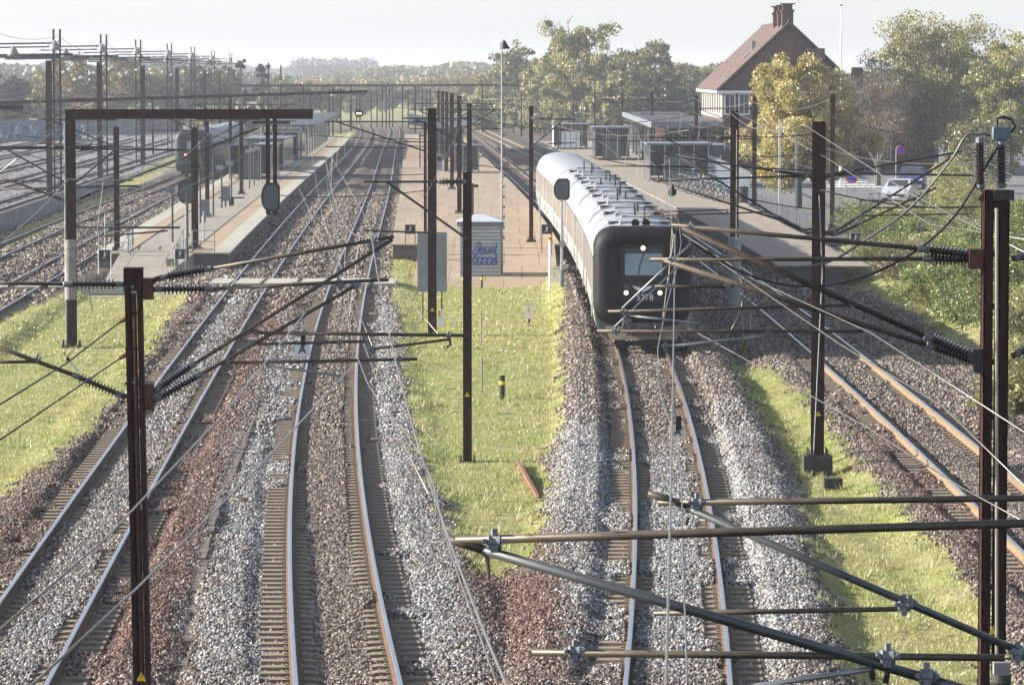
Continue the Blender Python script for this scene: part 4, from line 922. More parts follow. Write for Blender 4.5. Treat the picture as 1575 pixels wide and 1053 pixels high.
# yard row: rusty masts, each with a taller lattice mast
ROW = [(75, 93, 88, 45, 291), (153, 96, 160, 53, 330), (220, 101, 213, 61, 382), (272, 104, 261, 67, 433), (315, 108, 297, 72, 487), (338, 109, 328, 78, 573), (360, 107, 355, 82, 650)]
ON = ['first', 'second', 'third', 'fourth', 'fifth', 'sixth', 'seventh']
LAT = mat('lattice_steel', (.03, .027, .027), .6, .2, .3, 3)
for k, (xm, ym, xl_, yl, Z) in enumerate(ROW):
    w = .42 if k < 2 else .36
    mast(xm, ym, w, ON[k]+' thick rusty yard mast from the left, with a lattice mast beside it', Z=Z, zb=-.4, footing='big')
    p = D(xl_, 150, Z); zt = D(xl_, yl, Z)[2]; hw = .24*(1 if k < 4 else .9)
    t = thing('lattice_mast', ON[k]+' tall slender lattice mast from the left, behind the yard tracks', 'lattice mast', (p[0], p[1], -.4), 'lattice masts along the yard')
    for i in (-1, 1):
        for j in (-1, 1): MB().zbox(p[0]+i*hw, p[1]+j*hw, -.4, zt, .09, .09).build('leg', LAT, t)
    mb = MB(); z = 0; s = 1
    while z < zt-.8:
        for j in (-1, 1): mb.beam((p[0]-s*hw, p[1]+j*hw, z), (p[0]+s*hw, p[1]+j*hw, z+.75), .035, .03)
        mb.beam((p[0]-hw, p[1]-s*hw, z), (p[0]-hw, p[1]+s*hw, z+.75), .03, .035); z += .75; s = -s
    tag(mb.build('bracing', LAT, t), kind=None)
    zc = D(xl_, 85+k*2.2, Z)[2]
    MB().tube([(p[0]-13, p[1], zc-.1), (p[0]+1.2, p[1], zc+.06)], .085, 8).build('cross_tube', STEELD, t)
    MB().tube([(p[0]-9.5, p[1], zc+.75), (p[0]-.1, p[1], zc+.9)], .06, 8).build('cross_tube', STEELD, t)
    for xx, zz in ((-.1, zc+.35), (-3.2, zc-.05)):
        lm = MB().lathe((p[0]+xx, p[1]-.4, zz+.75), (p[0]+xx, p[1]-.4, zz), [(0, .08), (.1, .12), (.3, .30), (.6, .43), (.72, .44)], 14).build('flood_lamp', mat('lamp_dome_grey', (.22, .22, .20), .5, .2, .1, 3), t)
PORC = mat('white_porcelain', (.72, .72, .70), .2, 0, .05, 3, spec=.6)
rs = random.Random(4)
for k, (x, y, Z) in enumerate([(110, 101, 300), (104, 108, 300), (95, 113, 300), (122, 121, 305), (113, 124, 305), (136, 115, 310), (142, 114, 310), (171, 104, 335), (166, 108, 335), (182, 115, 340), (184, 119, 345), (193, 113, 350), (208, 109, 355), (231, 114, 380), (248, 112, 390), (262, 116, 400), (279, 112, 430), (308, 113, 440), (318, 113, 450), (327, 110, 470), (347, 112, 480), (388, 116, 520), (36, 101, 280), (40, 106, 280), (38, 111, 280), (44, 113, 280), (35, 116, 280), (430, 127, 560), (460, 118, 600), (492, 119, 600)]):
    p = D(x, y, Z); q = D(x+3.4, y-3.4, Z)
    t = MB().lathe(p, q, [(0, .05), (.05, .12), (.12, .06), (.16, .13), (.24, .06)], 8).build('line_insulator', PORC); tag(t, 'small white insulator glinting on the wires above the yard', 'insulator', 'white insulators glinting above the yard')
# distant masts beyond the platforms
FM = []
for x, yt, yb_ in ((506, 138, 212), (512, 137, 208), (524, 136, 205), (539, 138, 200), (461, 146, 205), (478, 142, 214), (588, 133, 190), (594, 133, 187), (604, 133, 190), (619, 133, 188), (599, 136, 182), (650, 136, 190), (656, 137, 190), (662, 136, 190), (779, 137, 195), (845, 140, 205), (628, 140, 184), (571, 142, 184), (580, 140, 180), (432, 100, 200), (413, 96, 205), (440, 144, 200), (494, 146, 214), (402, 98, 200)):
    Z = 6000*9.1/(yb_-112); Z = min(Z, 640)
    t = mast(x, yt, .22, 'slim distant mast in the crowd of masts beyond the platform ends', Z=Z, zb=-.4, group='distant masts beyond the platforms'); FM.append(t)
    X_, Y_ = t.location[0], t.location[1]; s_ = 1 if len(FM) % 2 else -1; zq = min(t['top']-.6, 6.9)
    for s_ in ((s_, -s_) if len(FM) % 3 else (s_,)):
        MB().tube([(X_, Y_, zq), (X_+s_*3.2, Y_, zq)], .045, 5).build('bracket_tube', STEELD, t); MB().tube([(X_, Y_, zq-1.3), (X_+s_*2.8, Y_, zq)], .045, 5).build('stay_tube', STEELD, t); MB().tube([(X_+s_*.7, Y_, zq-1.2), (X_+s_*3.3, Y_, zq-1.15)], .035, 5).build('registration_tube', STEELD, t)
for k, (x, yt, yb_, lb) in enumerate(((235, 148, 240, 'dark slim post standing in the yard behind the portal beam'), (135, 172, 215, 'thin pole in front of the yard trees'), (338, 148, 236, 'dark mast just right of the distant train'))): mast(x, yt, .2, lb, Z=6000*9.1/(yb_-112), zb=-.4, footing=False)
# tall lamp pole in the middle
x = 772; Zm = 172; pz = D(772, 64, Zm)[2]; xx = D(772, 250, Zm)[0]
t = thing('lamp_pole', 'very tall slim pale pole with a floodlight on top, on the middle platform ramp', 'lamp pole', (xx, Zm, -.2))
MB().tube([(xx, Zm, -.2), (xx, Zm, pz-.4)], [.055, .035], 8).build('pole', mat('pale_pole', (.30, .30, .29), .5, .3, .15, 2), t)
z = 1.5
while z < pz-1: MB().box((xx+.09, Zm-.05, z), (.06, .03, .12)).build('rung', STEELD, t); z += .45
MB().lathe((xx-.05, Zm, pz-.35), (xx-.05, Zm, pz+.02), [(0, .2), (.3, .2), (.37, .1)], 14).build('lamp_housing', WHITE, t); MB().add([(xx+.05, Zm-.2, pz-.32), (xx+.38, Zm-.2, pz-.32), (xx+.08, Zm-.2, pz+.1), (xx+.05, Zm+.2, pz-.32), (xx+.38, Zm+.2, pz-.32), (xx+.08, Zm+.2, pz+.1)], [(0, 1, 2), (3, 5, 4), (0, 3, 4, 1), (1, 4, 5, 2), (2, 5, 3, 0)]).build('lamp_hood', BLACK, t)
# ---------------------------------------------------------------- trees
BARK = mat('bark', (.10, .085, .065), .9, 0, .35, 4, .4, 20)
BARKL = mat('pale_bark', (.20, .18, .15), .9, 0, .3, 4, .4, 20)
LM = {
 'olive': leafmat('leaf_olive', (.08, .085, .03), (.16, .16, .06), (.30, .26, .10)),
 'maple': leafmat('leaf_yellow', (.22, .17, .05), (.42, .35, .11), (.62, .56, .28)),
 'green': leafmat('leaf_green_yellow', (.13, .13, .04), (.26, .25, .09), (.50, .45, .20)),
 'dark': leafmat('leaf_dark', (.035, .05, .025), (.06, .08, .035), (.10, .11, .045)),
 'brown': leafmat('leaf_brown', (.10, .07, .045), (.16, .11, .065), (.22, .16, .09)),
 'yellow': leafmat('leaf_yellow_green', (.28, .26, .03), (.45, .42, .06), (.55, .50, .10)),
 'bush': leafmat('leaf_fresh_green', (.035, .055, .018), (.13, .17, .04), (.42, .43, .14)),
 'autumn': leafmat('leaf_autumn', (.11, .10, .03), (.19, .15, .05), (.34, .19, .07)),
}
def leaves(P, size, rs, aspect=1.0):
    n = len(P); d = rs.normal(size=(n, 3)); d /= np.linalg.norm(d, axis=1)[:, None]; e = np.cross(d, rs.normal(size=(n, 3))); e /= np.linalg.norm(e, axis=1)[:, None]; f = np.cross(d, e)
    s = size*(.55+.9*rs.rand(n))[:, None]*.5
    V = np.stack([P-e*s, P+f*s*.7*aspect, P+e*s, P-f*s*.7*aspect], 1); return V.reshape(-1, 3), np.arange(n*4).reshape(n, 4)
def make_tree(name, label, loc, H, W, nleaf, lsize, lm, seed, bark=BARK, base=.25, density=1.0, group=None, cat='tree', shape='round', twigs=0, gap=.5):
    rs = np.random.RandomState(seed); t = thing(name, label, cat, loc, group); x0, y0, z0 = loc
    mb = MB(); tips = []; top = H*(.62 if shape == 'round' else .9); lean = rs.uniform(-.03, .03, 2)*H
    mb.tube([(x0, y0, z0-.2), (x0+lean[0]*.3, y0+lean[1]*.3, z0+top*.35), (x0+lean[0]*.7, y0+lean[1]*.7, z0+top*.7), (x0+lean[0], y0+lean[1], z0+top)], [H*.022, H*.017, H*.012, H*.006], 7)
    nl = 13 if shape == 'round' else 16
    for i in range(nl):
        u = base+(1-base)*((i+rs.rand())/nl); 
        if shape == 'round': u = base+(.98-base)*rs.rand()**.8
        a = rs.rand()*6.283; zb_ = z0+top*min(.97, max(.2, u*.85)); 
        if shape == 'cone': rr = W*(1.02-u)*(.8+.3*rs.rand()); zt_ = z0+H*u
        elif shape == 'column': rr = W*(.4+.6*math.sin(math.pi*min(1, u)))*(.6+.5*rs.rand()); zt_ = z0+H*min(.97, u+.12)
        else: rr = W*math.sqrt(max(.05, 1-((u-.55)/.55)**2))*(.55+.5*rs.rand()); zt_ = z0+H*(base+(1-base)*(u**.9))*(.92+.1*rs.rand())
        p = (x0+lean[0]*.6, y0+lean[1]*.6, zb_); q = (x0+rr*math.cos(a), y0+rr*math.sin(a), zt_); m_ = tuple((p[k]*.5+q[k]*.5+(0, 0, rr*.06)[k]) for k in range(3))
        mb.tube([p, m_, q], [H*.008, H*.005, H*.0015], 5, False)
        for j in range(4):
            a2 = a+rs.uniform(-.9, .9); l = rr*rs.uniform(.25, .5)+.03*H; s_ = rs.rand()*.7+.3; b = tuple(m_[k]*(1-s_)+q[k]*s_ for k in range(3)); c = (b[0]+l*math.cos(a2), b[1]+l*math.sin(a2), b[2]+l*rs.uniform(-.1, .8)); mb.tube([b, c], [H*.003, H*.001], 4, False); tips.append(c)
        tips.append(q); tips.append(m_)
    if twigs:
        for k in range(twigs):
            b = tips[rs.randint(len(tips))]; d = rs.normal(size=3); d[2] = abs(d[2])+.4; d /= np.linalg.norm(d); l = H*.1*(.4+rs.rand()); mb.tube([b, tuple(np.array(b)+d*l)], [H*.0018, H*.0006], 3, False)
    mb.build('trunk', bark, t, smooth=True)
    T = np.array(tips); k = len(T); nc = int(k*.45); C = T[rs.randint(0, k, nc)]+rs.normal(size=(nc, 3))*W*.10
    if shape == 'round':
        ne = int(k*1.9); d = rs.normal(size=(ne, 3)); d /= np.linalg.norm(d, axis=1)[:, None]; hz_ = H*(1-base)*.5; rr = rs.rand(ne)**.42*(.80+.34*vnoise(d[:, 0]*1.7+5+seed, d[:, 2]*1.7+9, seed))
        C = np.concatenate([C, np.stack([x0+lean[0]+d[:, 0]*W*rr, y0+lean[1]+d[:, 1]*W*rr, z0+H*base+hz_+d[:, 2]*hz_*rr], -1)]); nc += ne
    r = W*(.08+.13*rs.rand(nc)); tn = rs.rand(nc)
    pick = rs.randint(0, nc, nleaf); g = rs.normal(size=(nleaf, 3)); g /= np.linalg.norm(g, axis=1)[:, None]; rad = rs.rand(nleaf)**.4*1.25
    P = C[pick]+g*(r[pick]*rad)[:, None]*np.array([1, 1, .8]); P[:, 2] = np.maximum(P[:, 2], z0+.05)
    V, Fc = leaves(P, lsize, rs); tone = np.clip(.5*tn[pick]+.6*rs.rand(nleaf)-.05, 0, 1)
    npmesh('crown', LM[lm], V, Fc, t, tone=np.repeat(tone, 4)); return t
def tree_px(name, label, x, ytop, halfw, Z, lm, seed, zb=-.3, n=9000, **k):
    p = D(x, 150, Z); zt = D(x, ytop, Z)[2]; W = halfw*Z/6000; ls = k.pop('ls', max(.10, Z*.0006))
    return make_tree(name, label, (p[0], Z, zb), zt-zb, W, n, ls, lm, seed, **k)
# left, behind the yard
tree_px('evergreen_tree', 'dense dark blue green tree at the left edge behind the yard', 12, 118, 42, 560, 'dark', 1, n=9000, ls=.5, base=.08)
tree_px('autumn_tree', 'tall olive and gold tree behind the first lattice mast', 112, 80, 52, 600, 'autumn', 2, n=9000, ls=.42, base=.08)
tree_px('broadleaf_tree', 'grey green tree between the first and second lattice masts', 72, 108, 34, 570, 'olive', 14, n=6000, ls=.42, base=.05)
tree_px('autumn_tree', 'orange brown tree behind the second lattice mast', 188, 86, 40, 610, 'autumn', 3, n=8000, ls=.42, base=.05)
tree_px('broadleaf_tree', 'olive tree behind the third lattice mast', 236, 100, 38, 600, 'olive', 4, n=7000, ls=.42, base=.05)
tree_px('broadleaf_tree', 'dark green tree behind the fourth lattice mast', 292, 99, 38, 620, 'dark', 5, n=7000, ls=.45, base=.05)
tree_px('broadleaf_tree', 'bushy green tree right of the fifth yard mast', 338, 100, 32, 620, 'olive', 6, n=6000, ls=.42, base=.05)
tree_px('conifer', 'dark spiky conifer, left one of the pair behind the yard', 372, 91, 17, 600, 'dark', 7, n=4500, ls=.42, base=.1, shape='cone')
tree_px('conifer', 'dark spiky conifer, right one of the pair behind the yard', 404, 90, 19, 600, 'dark', 8, n=4500, ls=.42, base=.1, shape='cone')
for i, (x, y, h, lb) in enumerate(((430, 118, 26, 'low olive tree right of the conifer pair'), (465, 122, 26, 'low hazy tree behind the thin pole crowd, left'), (505, 128, 24, 'low hazy tree behind the end of the second gantry'))): tree_px('broadleaf_tree', lb, x, y, h, 680, 'olive', 30+i, n=4500, ls=.45, base=.05)
for i, (x, y, h) in enumerate(((60, 160, 34), (105, 164, 30), (160, 160, 34), (215, 162, 30), (270, 162, 32), (325, 165, 30), (380, 166, 30))):
    tree_px('shrub', ['pale green shrub below the trees, leftmost above the graffiti wall', 'yellowish shrub right of the first yard mast', 'shrub in front of the orange brown tree', 'shrub at the foot of the third lattice mast', 'shrub under the dark green yard tree', 'shrub above the distant train', 'shrub behind the left platform canopy'][i], x, y, h, 600-(i % 2)*12, ['olive', 'green', 'autumn', 'green'][i % 4], 50+i, n=3500, ls=.4, base=.02, cat='shrub')
# middle distance, beyond the platforms
for i, (x, y, h, Z, lm, lb) in enumerate((
 (548, 132, 30, 820, 'olive', 'low tree beyond the hanging lamp signal'), (592, 128, 26, 900, 'dark', 'dark tree behind the farthest gantry, left of the tracks end'), (636, 124, 30, 950, 'olive', 'hazy tree directly beyond the track ends'),
 (678, 118, 30, 900, 'autumn', 'hazy golden tree behind the row of platform masts'), (722, 112, 34, 800, 'autumn', 'golden olive tree left of the tall lamp pole'), (762, 104, 32, 720, 'green', 'yellow green tree just right of the tall lamp pole'),
 (803, 64, 40, 640, 'olive', 'grey olive tree left of the tallest tree'), (886, 34, 66, 540, 'green', 'tallest pale green tree in the middle of the skyline, with thin bare twigs on top'), (838, 82, 36, 560, 'green', 'yellowish tree in front of the tallest skyline tree, at its left'),
 (985, 66, 62, 530, 'olive', 'broad dense tree left of the station roof'), (935, 118, 30, 500, 'green', 'lower tree between the two biggest skyline trees'), (1062, 98, 50, 640, 'olive', 'low hazy tree touching the station roof corner'), (1030, 120, 34, 500, 'dark', 'dark tree above the platform canopy'),
 (700, 150, 28, 620, 'green', 'bush below the golden trees, left of the lamp pole'), (745, 150, 30, 600, 'green', 'bush at the foot of the tall pole, beyond the tracks'), (790, 150, 30, 590, 'green', 'bush right of the lamp pole beyond the tracks'), (830, 158, 30, 570, 'green', 'bush left of the bright yellow bush'))):
    tree_px('broadleaf_tree' if y < 140 else 'shrub', lb, x, y, h, Z, lm, 70+i, n=30000 if h > 55 else 10000, ls=.36 if h > 55 else .4, base=.06, twigs=260 if i == 7 else 60, cat='tree' if y < 140 else 'shrub')
tree_px('yellow_bush', 'bright yellow bush below the tall skyline tree', 872, 140, 19, 555, 'yellow', 99, n=5000, ls=.3, base=.04, shape='column', cat='shrub')
# right
tree_px('maple_tree', 'glowing yellow autumn maple in front of the station gable', 1230, 84, 90, 250, 'maple', 101, n=60000, ls=.17, base=.08, twigs=80, zb=.1)
tree_px('bare_tree', 'nearly bare reddish brown tree between the yellow maple and the small brick house', 1352, 104, 62, 300, 'brown', 102, n=9000, ls=.12, base=.2, twigs=1500, bark=BARKL, zb=.1)
tree_px('broadleaf_tree', 'big yellow green tree right of the flagpole', 1440, 18, 112, 345, 'green', 103, n=42000, ls=.21, base=.12, twigs=300, zb=.1, bark=BARKL)
tree_px('broadleaf_tree', 'yellow green tree cut off by the right edge', 1558, 56, 78, 330, 'green', 104, n=30000, ls=.21, base=.1, twigs=100, zb=.1, bark=BARKL)
tree_px('evergreen_tree', 'dark tree behind the small brick house', 1440, 130, 60, 390, 'dark', 105, n=9000, ls=.26, base=.05, zb=.1)
tree_px('broadleaf_tree', 'low tree behind the right mast top, above the bushes', 1520, 170, 60, 280, 'olive', 106, n=9000, ls=.2, base=.05, zb=.1)
BL = ['fresh green bush on the bank directly left of the right mast', 'bush with yellow leaves behind the right mast', 'lower bush on the bank where the train shadow ends', 'bush on the bank top beside the black fence', 'tall olive bush between fence and right mast', 'bush at the right edge behind the right mast', 'small bush at the foot of the bank', 'bush right of the right mast at its insulators', 'bush at the right edge level with the lower insulators', 'leafy bush in front of the parked car street', 'bush left of the mast top insulators', 'low weeds bush by the bank foot near the sunlit tan rails', 'bush at the far right below the insulators']
for i, (x, yb_, H_, W_, lm) in enumerate(((1462, 452, 2.2, 1.9, 'bush'), (1560, 420, 3.2, 1.9, 'bush'), (1425, 470, 1.3, 1.5, 'bush'), (1400, 388, 1.5, 1.7, 'bush'), (1490, 375, 3.4, 2.0, 'green'), (1590, 470, 3.2, 1.9, 'bush'), (1480, 500, 1.3, 1.1, 'bush'), (1570, 560, 2.2, 1.2, 'green'), (1598, 640, 1.9, 1.2, 'green'), (1466, 330, 2.0, 1.7, 'green'), (1470, 300, 2.2, 2.0, 'green'), (1560, 640, .8, .9, 'green'), (1510, 440, 2.4, 1.6, 'bush'))):
    p = G(x, yb_, .5); make_tree('bush', BL[i], (p[0], p[1], .55), H_, W_, int(9000*W_), .07 if i < 9 else .085, lm, 200+i, base=.02, cat='bush', group='bushes on the right bank', gap=0)
BX = [(1345, 372), (1372, 402), (1330, 352), (1402, 430), (1442, 478), (1520, 520), (1500, 400), (1538, 350), (1480, 425), (1390, 358), (1430, 350), (1588, 360), (1535, 470), (1592, 540), (1452, 400)]
for i, (x, yb_) in enumerate(BX):
    p = G(x, yb_, .4); rs_ = random.Random(i); make_tree('bush', ['low sprawling bush '+q for q in ('behind the small dark board', 'below the small dark board', 'at the near end of the street railing', 'lower on the bank edge', 'nearest the shadow line', 'behind the lower insulators of the right mast', 'just left of the right mast', 'between the right mast and the street', 'in the middle of the bank', 'under the street railing', 'right of the street railing', 'high at the right edge', 'directly behind the right mast foot', 'low at the right edge', 'at the centre of the bank thicket')][i], (p[0], p[1], .3 if i < 5 else .7), rs_.uniform(.9, 1.7), rs_.uniform(1.2, 1.9), 11000, .065, ['bush', 'olive', 'bush', 'brown', 'green'][i % 5], 400+i, base=.02, twigs=120, cat='bush', group='bushes on the right bank')
# far woods, too hazy to tell their trees apart
def wood(name, label, x0, x1, Z, tops, depth, lm, seed, n, ls, xs=None):
    rs = np.random.RandomState(seed); px = np.linspace(x0, x1, len(tops)); X = rs.rand(n)*(x1-x0)+x0; top = np.interp(X, px, tops); zt = 8.75+(112-top)*Z/6000
    zt = zt*(.82+.25*vnoise(X*.045, X*0+seed, seed)*1.2); Y = Z+depth*rs.rand(n); u = rs.rand(n)**.6; z = -.5+(zt+.5)*u; Xw = (X-CX)/6000*Z
    rr = .97-.06*rs.rand(n); P = np.stack([Xw, Y, z*rr], -1); V, Fc = leaves(P, ls, rs); tone = np.clip(vnoise(X*.05, z*.1, seed+1)*.8+.3*rs.rand(n), 0, 1)
    o = npmesh(name, LM[lm], V, Fc, tone=np.repeat(tone, 4)); tag(o, label, 'wood', kind='stuff'); return o
wood('far_wood', 'hazy wood low on the horizon beyond the tracks', 300, 860, 1500, [112, 116, 112, 118, 110, 104, 96, 100, 93, 98, 96, 90], 120, 'olive', 11, 30000, 2.2)
wood('far_wood', 'faint wooded rise on the left horizon', -60, 620, 2500, [98, 102, 98, 104, 86, 84, 100, 104, 100, 104, 108], 200, 'dark', 12, 22000, 4.0)
wood('far_wood', 'low line of trees behind the platforms and station', 420, 1150, 1100, [124, 122, 120, 114, 108, 104, 110, 104, 100, 108], 90, 'autumn', 13, 26000, 1.7)
wood('far_wood', 'blue tree line behind the yard trees', -100, 460, 1200, [100, 96, 104, 98, 102, 110, 118], 90, 'dark', 14, 14000, 2.0)
wood('far_wood', 'tree mass behind the station and the right trees', 1040, 1650, 700, [100, 96, 98, 110, 112, 100, 84, 80], 60, 'olive', 15, 16000, 1.2)
for k in range(22):
    x = 452+k*6+random.uniform(-1, 1); Z = 2100; p = D(x, 112, Z); H = D(x, 90+random.uniform(-2, 3), Z)[2]; mb = MB(); mb.tube([(p[0], Z, -.5), (p[0]+.5, Z, H)], [.5, .12], 5)
    t = thing('poplar_tree', 'thin bare poplar in the hazy row on the horizon', 'tree', (p[0], Z, -.5), 'poplars on the horizon'); mb.build('trunk', BARKL, t)
    rs = np.random.RandomState(k); n = 260; P = np.stack([p[0]+rs.normal(size=n)*.8, Z+rs.normal(size=n)*.8, H*(.3+.7*rs.rand(n))], -1); V, Fc = leaves(P, .9, rs); npmesh('crown', LM['brown'], V, Fc, t, tone=rs.rand(n*4))
# ---------------------------------------------------------------- station building
def tilemat(name, c1, c2, bw, rh, mort, rot=None):
    m = bpy.data.materials.new(name); m.use_nodes = True; nt = m.node_tree; n = nt.nodes; l = nt.links; b = n['Principled BSDF']; b.inputs['Roughness'].default_value = .85; b.inputs['Specular IOR Level'].default_value = .2
    tc = n.new('ShaderNodeTexCoord'); mp = n.new('ShaderNodeMapping'); mp.inputs['Rotation'].default_value = rot or (math.pi/2, 0, 0); l.new(tc.outputs['Object'], mp.inputs[0])
    br = n.new('ShaderNodeTexBrick'); br.inputs['Scale'].default_value = 1; br.inputs['Brick Width'].default_value = bw; br.inputs['Row Height'].default_value = rh; br.inputs['Mortar Size'].default_value = mort
    br.inputs['Color1'].default_value = (*c1, 1); br.inputs['Color2'].default_value = (*c2, 1); br.inputs['Mortar'].default_value = (c1[0]*.55, c1[1]*.55, c1[2]*.6, 1); l.new(mp.outputs[0], br.inputs['Vector'])
    ns = n.new('ShaderNodeTexNoise'); ns.inputs['Scale'].default_value = .7; ns.inputs['Detail'].default_value = 5; l.new(tc.outputs['Object'], ns.inputs['Vector'])
    mx = n.new('ShaderNodeMix'); mx.data_type = 'RGBA'; mx.blend_type = 'MULTIPLY'; mx.inputs[0].default_value = .6; l.new(br.outputs['Color'], mx.inputs[6]); l.new(ns.outputs['Fac'], mx.inputs[7]); 
    g = n.new('ShaderNodeMix'); g.data_type = 'RGBA'; g.blend_type = 'ADD'; g.inputs[0].default_value = .35; l.new(mx.outputs[2], g.inputs[6]); l.new(br.outputs['Color'], g.inputs[7]); l.new(g.outputs[2], b.inputs['Base Color']); MATS[name] = m; return m
BRICK = tilemat('red_brick', (.11, .062, .05), (.15, .085, .066), .25, .08, .012); TILE = tilemat('red_roof_tiles', (.095, .064, .052), (.125, .086, .068), .35, .3, .03, (0, 0, 0))
CREAM = mat('cream_wall', (.50, .42, .34), .8, 0, .1, 2); WIND = mat('dark_window', (.05, .055, .06), .15, .1, .3, .5, spec=.6)
Y0, Y1 = 330.0, 366.0; xe, xr_, xw = 17.7, 23.4, 29.1; ze, zr = 7.45, 12.85
st = thing('station_building', 'brick station building with a steep red tiled roof and ridge chimneys', 'building', (23.4, 348, 0))
MB().box(((xe+xw)/2, (Y0+Y1)/2, 3.7), (xw-xe-.3, Y1-Y0-.3, 7.4)).build('wall', BRICK, st)
MB().extr([(xe+.2, Y0+.1, 7.4), (xw-.2, Y0+.1, 7.4), (xr_, Y0+.1, zr-.1)], (0, Y1-Y0-.2, 0)).build('gable', BRICK, st)
rfm = MB()
for s, xx in ((-1, xe-.35), (1, xw+.35)):
    a = (xx, Y0-.35, ze-.25); b = (xr_, Y0-.35, zr+.02); u = np.array((xr_-xx, 0, zr-ze+.27)); u /= np.linalg.norm(u); nn = np.array((-u[2], 0, u[0])) if s < 0 else np.array((-u[2], 0, u[0])); nn = nn if nn[2] > 0 else -nn
    P = [np.array(a), np.array(b), np.array(b)+nn*.18, np.array(a)+nn*.18]; rfm.extr([tuple(p) for p in P], (0, Y1-Y0+.7, 0))
rf = rfm.build('roof', TILE, st); MB().tube([(xr_, Y0-.3, zr+.22), (xr_, Y1+.3, zr+.22)], .14, 8).build('ridge', TILE, rf)
for k, (y_, h_) in enumerate(((Y0+1.2, 1.75), (Y0+6.5, 1.7), (Y0+12.5, 1.7))):
    mb = MB().zbox(xr_-.1, y_, zr-.4, zr+h_-.75, .95, .95); mb.zbox(xr_-.1, y_, zr+h_-.75, zr+h_-.55, 1.1, 1.1); mb.zbox(xr_-.1, y_, zr+h_-.55, zr+h_-.1, .8, .8); mb.zbox(xr_-.1, y_, zr+h_-.1, zr+h_, 1.25, 1.25)
    c = mb.build('chimney', BRICK, rf)
mb = MB().zbox(xr_+2.2, Y0-.6, 7, 10.8, 1.4, 1.2); mb.build('chimney', BRICK, rf); MB().zbox(xr_-1.0, Y0-1.5, 7.5, 10.0, .45, .45).build('vent_pipe', GALV, rf)
MB().zbox(xw+.2, Y0+2, 7.3, 9.2, .9, .9).build('chimney', BRICK, rf)
MB().extr([(xr_+.2, Y0-2.2, 7.6), (xr_+5.0, Y0-2.2, 7.6), (xr_+2.6, Y0-2.2, 9.9)], (0, 2.5, 0)).build('dormer_roof', TILE, rf)
MB().extr([(xe+2.3, Y0+8, 9.85), (xe+2.9, Y0+8, 10.45), (xe+2.9, Y0+9, 10.45), (xe+2.3, Y0+9, 9.85)], (-.1, 0, .12)).build('roof_window', GALV, rf); MB().zbox(xe+3.3, Y0+10, 10.4, 11.5, .35, .35).build('flue', GALV, rf)
MB().box((xe-.1, (Y0+Y1)/2, ze-.32), (.7, Y1-Y0+.8, .2)).build('gutter', WHITE, st); MB().box(((xe+xw)/2, Y0-.2, ze-.32), (xw-xe+.7, .3, .2)).build('cornice', WHITE, st)
MB().box((xe+.1, (Y0+Y1)/2, 6.1), (.12, Y1-Y0-.4, 2.4)).build('cream_panel', CREAM, st)
for k in range(9):
    f = MB().box((xe+.02, Y0+2+k*4, 6.1), (.1, 1.9, 1.9)).build('window', WHITE, st); MB().box((xe-.04, Y0+2+k*4, 6.1), (.04, 1.5, 1.6)).build('pane', WIND, f)
for x_ in (xe+.7, xe+1.9, xe+4.2, xe+6.5, xe+8.8):
    for z_ in (3.0, 6.1):
        f = MB().box((x_, Y0+.12, z_), (.95, .1, 1.8)).build('window', WHITE, st); MB().box((x_-.2, Y0+.06, z_), (.34, .03, 1.6)).build('pane', WIND, f); MB().box((x_+.2, Y0+.06, z_), (.34, .03, 1.6)).build('pane', WIND, f)
# canopy of the right platform
cn = thing('platform_canopy', 'long flat canopy along the right platform in front of the station building', 'canopy', (14.5, 350, PH))
MB().box((14.4, 362, 4.6), (5.8, 84, .28)).build('roof', mat('grey_roof_felt', (.07, .078, .08), .8, 0, .15, 1), cn); MB().box((14.4, 319.8, 4.5), (5.9, .15, .5)).build('fascia', GREYP, cn); MB().box((11.45, 362, 4.5), (.12, 84.2, .5)).build('fascia', GREYP, cn)
for k in range(9):
    for x_ in (12.4, 16.4): MB().zbox(x_, 323+k*9.5, PH, 4.46, .2, .2).build('post', GREYP, cn)
SHG = mat('blue_grey_glass', (.05, .075, .095), .12, .2, .3, 1.0, spec=.7)
def shelter(label, x, y, w, d, h, n=5, z=PH, m=None):
    t = thing('shelter', label, 'shelter', (x, y, z)); MB().zbox(x, y, z+h-.12, z+h, w+.5, d+.5).build('roof', GREYP, t)
    for i in (-1, 1): MB().zbox(x+i*w/2, y, z+.15, z+h-.12, .05, d).build('side_panel', m or SHG, t)
    MB().zbox(x, y+d/2, z+.15, z+h-.12, w, .05).build('back_panel', m or SHG, t); MB().zbox(x, y-d/2, z+.15, z+h-.8, w*.55, .05).build('front_panel', m or SHG, t)
    for i in range(n):
        for j in (-1, 1): MB().zbox(x-w/2+w*i/(n-1), y+j*d/2-.04, z, z+h, .09, .09).build('post', mat('light_grey_frame', (.27, .285, .30), .5, .3, .1, 3), t)
    return t
shelter('big glass shelter on the right platform, nearest one', 12.6, 300, 4.4, 12, 2.9); shelter('glass shelter left of the canopy on the right platform', 9.4, 372, 3.2, 10, 3.1, 4); shelter('glass kiosk under the station canopy', 14.6, 332, 3.6, 8, 3.4, 6)
shelter('pale slatted shelter at the far end of the right platform', 6.3, 425, 3.6, 10, 2.7, 7, m=WHITE)
bw = MB().zbox(16.3, 306, PH, 2.7, 2.2, .5); tag(bw.build('brick_wall', BRICK), 'low brick wall beside the lettered sign', 'wall')
kb = thing('orange_poster_case', 'small orange board hanging under the front edge of the platform canopy', 'poster case', (12.1, 319.6, 4.25)); MB().box((12.1, 319.6, 3.85), (.6, .1, .7)).build('poster', mat('orange_poster', (.45, .17, .09), .5), kb); MB().box((12.1, 319.68, 3.87), (.7, .06, .8)).build('frame', GREYP, kb)
